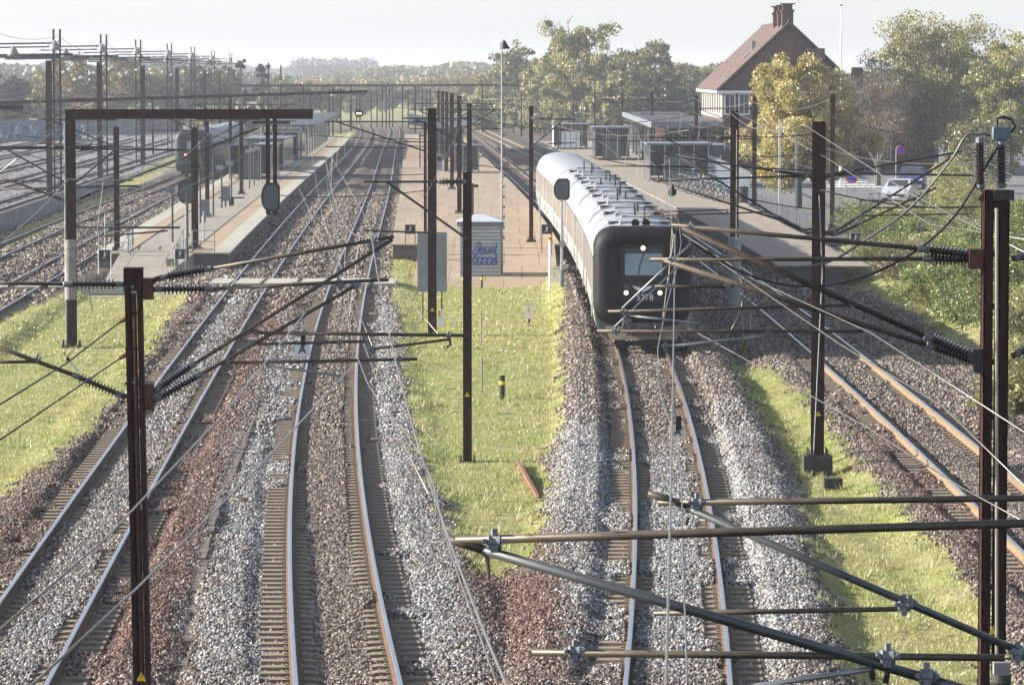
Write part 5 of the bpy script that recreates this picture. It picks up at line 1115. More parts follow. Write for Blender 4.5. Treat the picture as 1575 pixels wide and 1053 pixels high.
sg = thing('letter_sign', 'dark square sign with a white letter D on a white pole', 'sign', (14.1, 304, PH)); MB().zbox(14.15, 304, PH, 3.0, .1, .1).build('pole', WHITE, sg); b_ = MB().box((13.95, 303.9, 3.05), (.75, .08, .75)).build('board', BLACK, sg); text('D', .75, None, 13.95, 3.05, 303.85, WHITE, 'letter', b_, 0)
ib = thing('info_board', 'dark information box on a white post near the parked bicycles', 'sign', (15.8, 296, PH)); MB().zbox(15.8, 296, PH, 2.6, .12, .12).build('post', WHITE, ib); MB().box((15.5, 295.9, 2.9), (1.0, .2, .7)).build('board', mat('dark_board', (.06, .08, .08), .4), ib); MB().box((15.5, 295.95, 3.35), (1.2, .4, .12)).build('hood', WHITE, ib)
# bicycles in the stand
def bicycle(label, x, y, z, col, rz):
    T = local((x, y, z), rz); t = thing('bicycle', label, 'bicycle', (x, y, z), 'bicycles parked on the right platform')
    for xx in (-.52, .52):
        w_ = MB().tube([T(xx+.33*math.cos(R(a)), 0, .34+.33*math.sin(R(a))) for a in range(0, 361, 24)], .022, 5).build('wheel', BLACK, t); mb = MB()
        for a in range(0, 180, 30): mb.tube([T(xx+.31*math.cos(R(a)), 0, .34+.31*math.sin(R(a))), T(xx-.31*math.cos(R(a)), 0, .34-.31*math.sin(R(a)))], .004, 3)
        mb.build('spokes', GALV, w_)
    mb = MB()
    for a, b in (((-.52, .34), (-.18, .80)), ((-.52, .34), (-.05, .32)), ((-.05, .32), (-.2, .92)), ((-.05, .32), (.36, .82)), ((-.18, .80), (.36, .86)), ((.34, .95), (.52, .34))): mb.tube([T(a[0], 0, a[1]), T(b[0], 0, b[1])], .02, 6)
    mb.build('frame', mat('bike_'+col[0], col[1], .35, .3, .1, 3), t)
    MB().tube([T(.28, -.26, 1.0), T(.38, -.1, 1.02), T(.38, .1, 1.02), T(.28, .26, 1.0)], .016, 6).build('handlebar', GALV, t); MB().box(T(-.2, 0, .96), (.24, .14, .06), rz).build('saddle', BLACK, t)
    MB().box(T(-.5, 0, .74), (.34, .14, .03), rz).build('rack', STEELD, t)
BC = [('blue', (.08, .10, .30)), ('black', (.02, .02, .02)), ('silver', (.5, .5, .5)), ('green', (.05, .14, .10)), ('white', (.6, .6, .6))]
for k in range(11):
    c = BC[k % 5]; px = 1040+k*7.6; p = G(px, 290+k*2.1, PH)
    bicycle(['first', 'second', 'third', 'fourth', 'fifth', 'sixth', 'seventh', 'eighth', 'ninth', 'tenth', 'eleventh'][k]+' bicycle from the left in the row on the right platform, with a '+c[0]+' frame', p[0], p[1], PH, c, R(38+random.uniform(-12, 12)))
for k in range(9):
    c = BC[(k*2+1) % 5]; px = 1052+k*8.4; p = G(px, 279+k*2.3, PH)
    bicycle(['first', 'second', 'third', 'fourth', 'fifth', 'sixth', 'seventh', 'eighth', 'ninth'][k]+' bicycle from the left in the rear platform row, with a '+c[0]+' frame', p[0], p[1], PH, c, R(40+random.uniform(-14, 14)))
# pale slatted screen and low mesh fence behind them
pf = thing('slatted_screen', 'screen of white vertical boards behind the parked bicycles', 'fence', (15.2, 280, PH))
for k in range(34):
    y_ = 300-k*1.75; x_ = 16.4-.0*k; s_ = MB().zbox(15.4+.002*k, 312-k*1.75, PH, 2.35, .14, .03); s_.build('board', WHITE, pf)
MB().beam((15.48, 313, 2.1), (15.55, 251, 2.1), .05, .1).build('rail', GALV, pf)
mf = thing('mesh_fence', 'low wire mesh fence with slim posts along the right side of the right platform', 'fence', (15.2, 210, PH))
ys = np.linspace(252, 190, 15)
for y_ in ys: MB().zbox(15.0, y_, PH-.2, 1.55, .06, .06).build('post', GALV, mf)
mb = MB()
for k in range(9): mb.beam((15.0, 252, PH+.1+k*.1), (15.0, 190, PH+.1+k*.1), .012, .012)
for k in range(0, 300): mb.zbox(15.0, 252-k*.207, PH+.1, PH+.9, .01, .01)
mb.build('wire_mesh', GALV, mf)
for x, y0_, y1_, lb in ((1199, 152, 336, 'pale post standing behind the low mesh fence, left one'), (1225, 180, 350, 'slim grey post behind the low mesh fence, middle one'), (1266, 205, 352, 'pale post with a black litter bin, right of the mesh fence')):
    Z = 6000*8.3/(y1_-112); p = D(x, 300, Z); t = thing('fence_lamp_post', lb, 'post', (p[0], Z, .4)); MB().zbox(p[0], Z, .3, D(x, (y0_+y1_)/2-60, Z)[2], .12, .12).build('post', WHITE if x != 1225 else GALV, t)
for x, yb_, lb in ((1258, 348, 'black litter bin at the mesh fence'), (1143, 318, 'black litter bin hanging at the mast near the bicycles')):
    p = G(x, yb_, PH); tag(MB().lathe((p[0], p[1], PH+.25), (p[0], p[1], PH+1.25), [(0, .24), (.1, .28), (.9, .3), (.95, .32), (1.0, .2)], 14).build('litter_bin', BLACK), lb, 'litter bin')
# small brick house
hs_ = thing('brick_house', 'small brick house with a pointed gable and a white window behind the no parking sign', 'house', (35, 352, .1)); MB().zbox(33.8, 354, 0, 4.6, 8.0, 8).build('wall', BRICK, hs_)
MB().extr([(29.8, 350, 4.6), (37.8, 350, 4.6), (33.8, 350, 7.0)], (0, 8, 0)).build('gable', BRICK, hs_); mb = MB()
for s in (-1, 1): mb.extr([(33.8+s*4.4, 349.7, 4.35), (33.8, 349.7, 7.02), (33.8, 349.7, 7.2), (33.8+s*4.4, 349.7, 4.53)], (0, 8.6, 0))
mb.build('roof', TILE, hs_); f = MB().box((33.3, 349.95, 1.75), (1.45, .1, 2.0)).build('window', WHITE, hs_)
for i in (-.33, .33):
    for j in (-.45, .45): MB().box((33.3+i, 349.88, 1.75+j), (.5, .03, .75)).build('pane', WIND, f)
MB().box((36, 349.9, 4.2), (2.0, .08, .22)).build('name_board', CONC, hs_)
# no parking signs
def nopark(label, x, yc, Z, r, zb=.1):
    c = D(x, yc, Z); t = thing('no_parking_sign', label, 'road sign', (c[0], Z, zb)); MB().tube([(c[0]-r, Z, zb), (c[0]-r, Z, c[2]+r*.6), (c[0]-r*.6, Z, c[2]+r*1.05), (c[0], Z, c[2]+r*1.1)], .03, 6).build('pole', GALV, t)
    d = MB().lathe((c[0], Z-.06, c[2]), (c[0], Z-.03, c[2]), [(0, r), (.03, r)], 22).build('red_rim', mat('sign_red', (.65, .03, .05), .4), t); MB().lathe((c[0], Z-.07, c[2]), (c[0], Z-.062, c[2]), [(0, r*.72), (.008, r*.72)], 22).build('blue_disc', mat('sign_blue', (.03, .08, .55), .4), d)
    q = r*.52; MB().beam((c[0]-q, Z-.078, c[2]+q), (c[0]+q, Z-.078, c[2]-q), r*.22, .012).build('red_bar', MATS['sign_red'], d)
nopark('round blue and red no parking sign in front of the small brick house', 1385.5, 232, 262, .31); nopark('round blue and red no parking sign partly behind the insulators of the broad mast', 1310, 273, 230, .37)
# cars on the street
def car(label, x, y, z, col, rz=0, scale=1.0):
    T0_ = local((x, y, z), rz); T = lambda a, b, c: T0_(a*scale, b*scale, c*scale); t = thing('parked_car', label, 'car', (x, y, z)); cm = mat('car_'+col[0], col[1], .25, .3, .05, 1, spec=.6)
    pr = [(-2.1, .3), (-2.15, .6), (-2.05, .82), (-1.1, .98), (-.45, 1.42), (.9, 1.46), (1.75, 1.05), (2.1, .95), (2.12, .4), (2.0, .28)]
    mb = MB(); n = len(pr); secs = []
    for xx, k in ((-.86, 1), (-.80, 0), (.80, 0), (.86, 1)): secs.append((xx, k))
    vs = []
    for xx, k in ((-.88, .0), (-.72, 1), (.72, 1), (.88, .0)):
        for (yy_, zz) in pr:
            inset = 1.0
            if k == 0 and zz > 1.0: zz2 = zz-.05; xa = xx*.80 if abs(xx) > .8 else xx
            else: zz2 = zz; xa = xx
            vs.append(T(xa, yy_, zz2))
    fs = [tuple(range(n)), tuple(range(4*n-1, 3*n-1, -1))]+[(i*n+j, (i+1)*n+j, (i+1)*n+(j+1) % n, i*n+(j+1) % n) for i in range(3) for j in range(n)]
    bd = mb.add(vs, fs).build('body', cm, t)
    MB().add([T(-.66, -1.06, 1.02), T(.66, -1.06, 1.02), T(.60, -.50, 1.40), T(-.60, -.50, 1.40)], [(0, 1, 2, 3)]).build('windscreen', WIND, bd)
    for s in (-1, 1):
        MB().box(T(s*.62, -2.12, .66), (.3*scale, .06, .16*scale), rz).build('headlight', WHITE, bd); MB().box(T(s*.8, .2, 1.2), (.02, 1.6*scale, .3*scale), rz).build('side_window', WIND, bd)
        for yy_ in (-1.35, 1.3):
            w_ = MB().lathe(T(s*.70, yy_, .31), T(s*.90, yy_, .31), [(0, .3), (.03, .32), (.17, .32), (.2, .3)], 18).build('wheel', BLACK, t); MB().lathe(T(s*.905, yy_, .31), T(s*.92, yy_, .31), [(0, .18), (.015, .18)], 12).build('rim', GALV, w_)
    MB().box(T(0, -2.16, .45), (1.2*scale, .04, .12*scale), rz).build('grille', BLACK, bd); MB().box(T(0, -2.18, .35), (.5*scale, .02, .1*scale), rz).build('number_plate', WHITE, bd)
car('white and silver car parked on the street behind the bank', D(1384, 300, 262)[0], 262, .12, ('silver', (.55, .57, .58)), R(-14), 1.05); car('dark blue car parked behind the silver one', D(1403, 290, 292)[0], 292, .12, ('blue', (.04, .06, .18)), R(-8), 1.1)
# motor scooter-like bicycle group by the kerb
for k, (x, lb) in enumerate(((1340, 'bicycle leaning by the street at the bank top, left one'), (1352, 'bicycle leaning by the street at the bank top, right one'))):
    p = G(x, 322, .12); bicycle(lb, p[0], p[1], .12, BC[4], R(70+k*20))
bf = thing('street_railing', 'black railing with short posts at the top of the bank', 'railing', (21, 238, .6))
Zf2 = 236; xa, xb = D(1322, 340, Zf2)[0], D(1500, 340, Zf2)[0]; MB().beam((xa, Zf2, 1.05), (xb, Zf2, 1.0), .09, .09).build('rail', BLACK, bf)
for k in range(8): MB().zbox(xa+.1+(xb-xa-.2)*k/7, Zf2, .0, 1.0, .12, .12).build('post', BLACK if k not in (3,) else mat('timber', (.3, .24, .16)), bf)
for k, (x, yb_) in enumerate(((1377, 371), (1390, 378))):
    p = G(x, yb_, .6); 
tag(MB().zbox(*G(1412, 384, .7)[:2], .3, 1.7, .14, .14).build('stake', BLACK), 'short black stake in the grass below the railing', 'stake')
MB_ = thing('trespass_sign', 'small dark sign on two legs in the grass right of the broad mast', 'sign', G(1316, 388, .4))
# flagpole
c = D(1293, 200, 300); fp = thing('flagpole', 'tall white flagpole between the station and the big tree', 'flagpole', (c[0], 300, .1)); MB().tube([(c[0], 300, .1), (c[0], 300, D(0, 10, 300)[2])], [.11, .06], 8).build('pole', WHITE, fp); MB().lathe((c[0], 300, D(0, 10, 300)[2]), (c[0], 300, D(0, 7, 300)[2]), [(0, .05), (.07, .1), (.14, .04)], 8).build('finial', BLACK, fp)
# ---------------------------------------------------------------- walls at the yard
rw = thing('retaining_wall', 'pale ribbed concrete wall between the yard and the left platform tracks', 'wall', (-29, 230, -.4)); RWM = mat('ribbed_concrete', (.20, .205, .21), .85, 0, .2, .6, .2, 20)
ys = list(np.arange(196, 312, 2.0))
for a, b in zip(ys[:-1], ys[1:]):
    xa, xb = float(TA(a))-16.8, float(TA(b))-16.8; MB().beam((xa, a+.04, .25), (xb, b-.04, .1), .16, 1.1).build('panel', RWM, rw)
mb = MB()
for a, b in zip(ys[:-1:6], ys[6::6]): mb.beam((float(TA(a))-16.8, a, .70), (float(TA(b))-16.8, b, .70), .28, .1)
mb.build('coping', CONC, rw)
gw = thing('graffiti_wall', 'long dark blue wall covered with faint graffiti beyond the yard tracks', 'wall', (-55, 520, -.4)); c1 = D(-20, 190, 500); c2 = D(112, 190, 520)
MB().beam((c1[0], 505, 1.0), (c2[0], 530, 1.0), .3, 3.0).build('wall', mat('blue_wall', (.07, .10, .15), .8, 0, .4, .5, col2=(.16, .20, .26)), gw)
rs = random.Random(2)
for k in range(16):
    u = (k+.5)/16; x = c1[0]+(c2[0]-c1[0])*u; y = 505+25*u-.25; pts = [(x+.5*math.sin(j*.9+k)+j*.12-.5, y, 1.0+.8*math.sin(j*1.3+k*2)) for j in range(9)]; MB().tube(curve([(i,) for i in range(9)], lambda i: pts[i], 3), .07, 4).build('graffiti_stroke', [WHITE, mat('graffiti_pale_blue', (.3, .45, .6)), mat('graffiti_dark', (.03, .04, .08))][k % 3], gw)
g2w = thing('yard_shed', 'low dark shed with a flat roof along the far side of the yard', 'shed', (-40, 600, -.4)); c1 = D(118, 190, 560); c2 = D(255, 190, 590); MB().beam((c1[0], 560, .8), (c2[0], 590, .8), 3.0, 2.4).build('wall', mat('shed_grey', (.13, .15, .17), .8, 0, .2, .5), g2w); MB().beam((c1[0]-.4, 559, 2.1), (c2[0]+.4, 591, 2.1), 3.6, .22).build('roof', GREYP, g2w)
# ---------------------------------------------------------------- left platform furniture
lc = thing('platform_canopy', 'dark canopy on grey columns along the far part of the left platform', 'canopy', (-21, 380, PH))
cx_ = lambda y: float(TA(y))-5.6
CRM = mat('dark_canopy_roof', (.045, .055, .06), .7, 0, .2, 1)
for k in range(6):
    a, b = 370+k*19, 389+k*19; MB().beam((cx_(a), a, 3.75), (cx_(b), b+.02, 3.75), 5.6, .16).build('roof_section', CRM, lc); MB().beam((cx_(a)+2.8, a, 3.62), (cx_(b)+2.8, b, 3.62), .1, .42).build('fascia', GREYP, lc)
    for q in (0, 9.5): MB().zbox(cx_(a+q)+1.5, a+q, PH, 3.68, .2, .2).build('column', MATS['light_grey_frame'], lc); MB().zbox(cx_(a+q)-1.5, a+q, PH, 3.68, .2, .2).build('column', MATS['light_grey_frame'], lc)
for k, (y_, d_, lb) in enumerate(((306, 10, 'nearest glass waiting room on the left platform'), (336, 14, 'second glass waiting room on the left platform'), (372, 12, 'third glass waiting room on the left platform'))): shelter(lb, cx_(y_)-.1, y_, 3.2, d_, 2.7, 5)
for x, yt, yb_, bx, lb in ((265, 288, 372, 1, 'dark post with a loudspeaker box near the railing of the left platform'), (308, 262, 343, 0, 'thin dark post beside the first platform mast'), (328, 240, 332, 0, 'slim pale topped post on the left platform'), (341, 255, 320, 1, 'post with lamps left of the grey bin'), (356, 248, 316, 2, 'post with bench arms on the left platform'), (384, 230, 289, 1, 'post with white boxes, leftmost of the trio before the waiting room'), (391, 228, 284, 1, 'middle post of the trio before the waiting room'), (398, 226, 278, 1, 'right post of the trio before the waiting room'), (288, 300, 398, 0, 'slim dark post right behind the rounded signal pole')):
    Z = 6000*8.2/(yb_-112); p = D(x, 300, Z); zt = D(x, yt, Z)[2]; t = thing('platform_post', lb, 'post', (p[0], Z, PH)); MB().tube([(p[0], Z, PH), (p[0], Z, zt)], .05, 8).build('pole', STEELD, t)
    if bx: MB().box((p[0]-.1, Z-.05, zt-.12), (.42, .22, .26)).build('box', GREYP if bx == 1 and x < 300 else MATS['light_grey_frame'], t)
    if bx == 2: MB().box((p[0], Z, PH+.5), (1.6, .35, .08)).build('seat', STEELD, t); MB().zbox(p[0], Z, PH, PH+.5, .3, .2).build('foot', STEELD, t)
for x, yb_, s, lb in ((347, 318, .35, 'grey cabinet between the posts on the left platform'), (315, 342, .32, 'small grey cabinet at the foot of the thin post')): p = G(x, yb_, PH); t = thing('cabinet', lb, 'cabinet', p); MB().zbox(p[0], p[1], PH+.35, PH+1.25, s*1.6, s).build('box', GREYP, t); MB().zbox(p[0], p[1], PH, PH+.4, .1, .1).build('stem', STEELD, t)
# railings at the platform end
def railing(label, pts, zs, h=1.0, bars=5):
    t = thing('railing', label, 'railing', (*pts[0], zs[0])); n = len(pts)
    for i in range(n): MB().tube([(*pts[i], zs[i]-.1), (*pts[i], zs[i]+h)], .025, 6).build('post', GALV, t)
    for k in (.12, .5, 1.0): MB().tube([(*pts[i], zs[i]+h*k) for i in range(n)], .022, 6).build('rail', GALV, t)
    mb = MB()
    for i in range(n-1):
        for j in range(1, bars): u = j/bars; mb.tube([(pts[i][0]*(1-u)+pts[i+1][0]*u, pts[i][1]*(1-u)+pts[i+1][1]*u, zs[i]*(1-u)+zs[i+1]*u+.12*h), (pts[i][0]*(1-u)+pts[i+1][0]*u, pts[i][1]*(1-u)+pts[i+1][1]*u, zs[i]*(1-u)+zs[i+1]*u+h)], .012, 4)
    tag(mb.build('infill_bars', GALV, t), kind='stuff'); return t
railing('galvanised railing on the left side of the ramp at the left platform', [G(182, 414, -.2)[:2], G(190, 403, .1)[:2], G(197, 392, .4)[:2], G(203, 384, PH)[:2], G(205, 378, PH)[:2]], [-.3, -.05, .3, PH, PH])
railing('galvanised railing on the right side of the ramp at the left platform', [G(266, 414, -.2)[:2], G(272, 403, .1)[:2], G(277, 393, .4)[:2], G(282, 386, PH)[:2]], [-.3, -.05, .3, PH])
t = railing('low U shaped railing at the right corner of the left platform', [G(296, 388, PH)[:2], G(330, 388, PH)[:2]], [PH, PH], bars=1); railing('low U shaped railing at the left corner of the left platform', [G(152, 390, PH)[:2], G(200, 390, PH)[:2]], [PH, PH], bars=1)
# small signs with a walking figure
def wsign(label, x, ycen, Z, s, leg, zb):
    c = D(x, ycen, Z); t = thing('warning_board', label, 'sign', (c[0], Z, zb))
    for i in (-1, 1): MB().tube([(c[0]+i*s*.55, Z, zb), (c[0]+i*s*.55, Z, c[2]+s*.52)], .022, 6).build('leg', leg, t)
    MB().tube([(c[0]-s*.55, Z, c[2]+s*.52), (c[0]+s*.55, Z, c[2]+s*.52)], .022, 6).build('top_rail', leg, t)
    b = MB().box((c[0], Z-.03, c[2]), (s, .03, s)).build('board', BLACK, t)
    f = MB(); q = s
    for a, e in (((0, .18), (0, -.05)), ((0, -.05), (.12, -.32)), ((0, -.05), (-.14, -.3)), ((0, .12), (.14, .0)), ((0, .12), (-.13, .02)), ((-.28, -.3), (.28, .34))): f.beam((c[0]+a[0]*q, Z-.055, c[2]+a[1]*q), (c[0]+e[0]*q, Z-.055, c[2]+e[1]*q), .05*q/.5, .008)
    f.lathe((c[0], Z-.06, c[2]+.27*q), (c[0], Z-.05, c[2]+.27*q), [(0, .07*q), (.01, .07*q)], 10); f.build('walking_figure', WHITE, b); return t
wsign('dark board with a white walking figure at the left front corner of the middle platform', 631, 353, 187.5, .42, RUSTR, PH); wsign('dark board with a white walking figure at the right front corner of the middle platform', 841, 353, 182, .42, RUSTR, -.2)
wsign('dark board with a white walking figure beside the left railing', 161, 393, 172, .5, WHITE, -.4); wsign('dark board with a white walking figure beside the right railing', 277, 391, 172, .42, GALV, -.2); wsign('small dark board in the grass right of the broad mast', 1316, 366, 178, .42, GALV, .2)
bpy.data.objects.remove(MB_)
# ---------------------------------------------------------------- middle platform furniture
mc = thing('platform_canopy', 'grey winged canopy halfway along the middle platform', 'canopy', (-6.2, 410, PH))
mx_ = lambda y: float((TB(y)+TC(y))/2)
for s in (-1, 1):
    mb = MB()
    for a, b in ((372, 400), (400, 430), (430, 462)): mb.add([(mx_(a), a, 3.2), (mx_(a)+s*3.5, a, 3.9), (mx_(b)+s*3.5, b, 3.9), (mx_(b), b, 3.2), (mx_(a), a, 3.4), (mx_(a)+s*3.5, a, 4.02), (mx_(b)+s*3.5, b, 4.02), (mx_(b), b, 3.4)], [(0, 1, 2, 3), (4, 7, 6, 5), (0, 4, 5, 1), (1, 5, 6, 2), (2, 6, 7, 3), (3, 7, 4, 0)])
    mb.build('wing', CRM, mc)
for y_ in (376, 398, 420, 442): MB().zbox(mx_(y_), y_, PH, 3.3, .28, .28).build('post', GREYP, mc)
shelter('white framed waiting room under the winged canopy', mx_(385)+.4, 385, 3.0, 8, 2.4, 5); shelter('grey kiosk in front of the winged canopy', mx_(320)+1.2, 322, 1.9, 4, 2.3, 4)
for k, (x, yb_, w_, h_, m_, lb) in enumerate(((700, 264, .55, 1.5, GREYP, 'blue grey ticket machine on the middle platform'), (676, 262, .5, 1.4, MATS['light_grey_frame'], 'pale ticket machine left of the blue grey one'), (690, 240, .8, 1.7, MATS['light_grey_frame'], 'tall pale cabinet behind the ticket machines'), (614, 258, .5, .35, CONC, 'low concrete block near the left edge of the middle platform'))):
    p = G(x, yb_, PH); t = thing('platform_machine', lb, 'machine' if k < 3 else 'block', p); MB().zbox(p[0], p[1], PH, PH+h_, w_, .5).build('body', m_, t); MB().zbox(p[0], p[1]-.27, PH+h_*.55, PH+h_*.85, w_*.7, .03).build('panel', BLACK if k < 3 else CONC, t)
for k, (x, yt, yb_) in enumerate(((714, 286, 332), (718, 284, 334), (727, 282, 336), (684, 200, 262), (646, 205, 256))):
    Z = 6000*8.2/(yb_-112); p = D(x, 300, Z); t = thing('platform_post', ['thin black post behind the lone mast, left of three', 'thin black post behind the lone mast, middle of three', 'thin black post behind the lone mast, right of three', 'post with camera boxes beside the ticket machines', 'post with angled brackets near the left edge of the middle platform'][k], 'post', (p[0], Z, PH)); MB().tube([(p[0], Z, PH), (p[0], Z, D(x, yt, Z)[2])], .06, 6).build('pole', STEELD, t)
    MB().box((p[0]+.12, Z-.1, D(x, yt+4, Z)[2]), (.4, .2, .16)).build('bracket', STEELD, t)
# hut with graffiti
Zh = 171.0; xh = D(739, 400, Zh)[0]; zb, zt = D(0, 433, Zh)[2], D(0, 348, Zh)[2]; ht = thing('signal_hut', 'small grey boarded hut with blue graffiti and a shallow pointed roof', 'hut', (xh, Zh+.9, zb)); HM = mat('lit_grey_blue_boards', (.38, .415, .43), .8, 0, .2, 1.2, stretch=(1, 1, 6))  # boards made paler, putting the lit front into their colour
MB().zbox(xh, Zh+.9, zb, zt, 1.78, 1.8).build('wall', HM, ht)
for k in range(15): MB().box((xh, Zh-.012, zb+.12+k*(zt-zb-.1)/15), (1.76, .02, .018)).build('board_joint', STEELD, ht)
MB().zbox(xh, Zh+.9, zt, zt+.20, 2.04, 2.06).build('fascia', GREYP, ht); a = 1.06
MB().add([(xh-a, Zh+.9-a, zt+.203), (xh+a, Zh+.9-a, zt+.203), (xh+a, Zh+.9+a, zt+.203), (xh-a, Zh+.9+a, zt+.203), (xh, Zh+.9, zt+.56)], [(0, 1, 4), (1, 2, 4), (2, 3, 4), (3, 0, 4), (3, 2, 1, 0)]).build('roof', mat('pale_roof_sheet', (.48, .50, .52), .5, .2, .1, 2), ht)
for i in (-.8, .8): MB().zbox(xh+i, Zh+.1, zb-.25, zb, .16, .16).build('foot', STEELD, ht)
GB = mat('blue_spray_paint', (.03, .08, .32), .6, 0, .1, 3); st_ = thing('graffiti_helper', None, None, (0, 0, 0)); bpy.data.objects.remove(st_)
S = [[(0, 16), (5, 24), (12, 10), (14, 2), (10, 0), (4, 12), (2, 18)], [(12, 14), (17, 8), (20, 16), (15, 20), (13, 12), (22, 16)], [(24, 8), (23, 16), (28, 17), (31, 7), (31, 16), (34, 16)], [(36, 6), (36, 16), (40, 17), (42, 6), (42, 2)], [(2, 24), (0, 32), (4, 37), (9, 30), (6, 25), (2, 28)], [(10, 25), (8, 33), (12, 38), (17, 30), (14, 25), (10, 28)], [(19, 25), (16, 33), (21, 38), (26, 31), (22, 25), (18, 29)], [(28, 25), (25, 33), (30, 38), (35, 31), (31, 25), (27, 29)], [(42, 18), (41, 30), (37, 38), (33, 34), (37, 28), (42, 32), (44, 37)]]
for s in S: MB().tube(curve(s, lambda x, y: D(727+x*.86, 373+y*.9, Zh-.03), 5), .026, 5).build('graffiti_stroke', GB, ht)
# lineside boxes, poles and bollards
def box_on_stem(label, x, yb_, zb, w, h, stem):
    p = G(x, yb_, zb); t = thing('lineside_box', label, 'equipment box', p); MB().zbox(p[0], p[1], zb-.1, zb+stem, .07, .07).build('stem', STEELD, t); b = MB().zbox(p[0], p[1], zb+stem, zb+stem+h, w, .25).build('box', WHITE, t)
    MB().zbox(p[0]-.01, p[1]-.13, zb+stem+h*.45, zb+stem+h*.85, .07, .01).build('yellow_label', YEL, b); MB().zbox(p[0], p[1], zb+stem+h, zb+stem+h+.02, w*1.05, .28).build('lid', GALV, b)
box_on_stem('white lineside box with a yellow label standing in the grass, left of the train', 814, 500, -.42, .33, .52, .24); box_on_stem('white lineside box with a yellow label beside the signal pole, near the ramp', 853, 448, -.42, .38, .60, .35)
def pole2(label, x, yt, yb_, zb, r, m, cap=None, n='marker_post'):
    p = G(x, yb_, zb); zt = D(x, yt, p[1])[2]; t = thing(n, label, 'post', p); MB().tube([(p[0], p[1], zb-.1), (p[0], p[1], zt)], r, 10).build('pole', m, t)
    if cap: MB().lathe((p[0], p[1], zt-(.16 if r < .05 else .24)), (p[0], p[1], zt-.06), [(0, r*1.25), (.1, r*1.25)], 12).build('yellow_band', YEL, t); MB().lathe((p[0], p[1], zt-.06), (p[0], p[1], zt+.02), [(0, r*1.1), (.06, r*1.1), (.08, r*.5)], 12).build('cap', BLACK, t)
pole2('short black bollard with a yellow band in the middle grass', 772.5, 578, 618, -.42, .075, BLACK, 1, 'bollard'); pole2('thin pale stake in the middle grass, the upper one', 740, 478, 530, -.42, .022, CONC); pole2('thin pale stake in the middle grass, the lower one', 741, 546, 606, -.42, .025, CONC)
pole2('white pole with a yellow and black top beside the platform ramp', 845.5, 366, 452, -.42, .045, WHITE, 1); pole2('leaning grey pole on the right corner of the middle platform', 830, 300, 375, PH, .04, GALV); pole2('white pole with a yellow and black top near the signal at the left platform', 291, 360, 402, -.2, .04, WHITE, 1); pole2('tall pale pole at the right front of the left platform', 313.5, 325, 404, -.35, .04, GALV); pole2('pale pole with a small sign on the left platform corner', 162, 330, 388, PH, .04, GALV)
pole2('yellow topped short post at the left of the hut foot', 713, 425, 440, -.42, .035, BLACK, 1); pole2('yellow topped short post in front of the hut', 741, 424, 446, -.42, .045, BLACK, 1)
p = G(265, 425, -.35); t = thing('lineside_box', 'pale box with a yellow label at the end of the right ramp railing', 'equipment box', p); b = MB().zbox(p[0], p[1], -.4, .45, .5, .4).build('box', CONC, t); MB().zbox(p[0], p[1]-.21, .0, .3, .09, .01).build('yellow_label', YEL, b)
# old rail lying in the grass
a, b_ = G(797, 718, -.36), G(828, 775, -.36); orl = MB(); P, Q_ = np.array(a), np.array(b_); u = (Q_-P)/np.linalg.norm(Q_-P); nn = np.array((u[1], -u[0], 0)); pr = [(-.07, 0), (.07, 0), (.07, .02), (.012, .04), (.012, .12), (.036, .13), (.036, .17), (-.036, .17), (-.036, .13), (-.012, .12), (-.012, .04), (-.07, .02)]
orl.extr([tuple(P+nn*x+np.array((0, 0, z))) for x, z in pr], Q_-P); tag(orl.build('old_rail', mat('rust_pink', (.20, .11, .075), .8, 0, .25, 6)), 'short rusty length of rail lying in the middle grass', 'rail')
# soil mound, clumps
for x, y_, r_, lb in ((813, 503, .5, 'small mound of dark soil under the white box in the grass'), (38, 431, .35, 'round pale concrete cover beside the leftmost track')):
    p = G(x, y_, -.42); rs_ = np.random.RandomState(int(x)); mb = MB(); prf = [(0, r_), (.06, r_*.8), (.12, r_*.45), (.15, r_*.1)]; mb.lathe((p[0], p[1], -.5), (p[0], p[1], -.2), prf, 14); mb.v = [(v[0]+rs_.normal()*.03, v[1]+rs_.normal()*.03, v[2]+rs_.normal()*.02) for v in mb.v]; tag(mb.build('soil_mound' if x > 100 else 'concrete_cover', mat('dark_soil', (.06, .05, .035), .95, 0, .4, 8, .6, 30) if x > 100 else CONC), lb, 'mound' if x > 100 else 'cover')
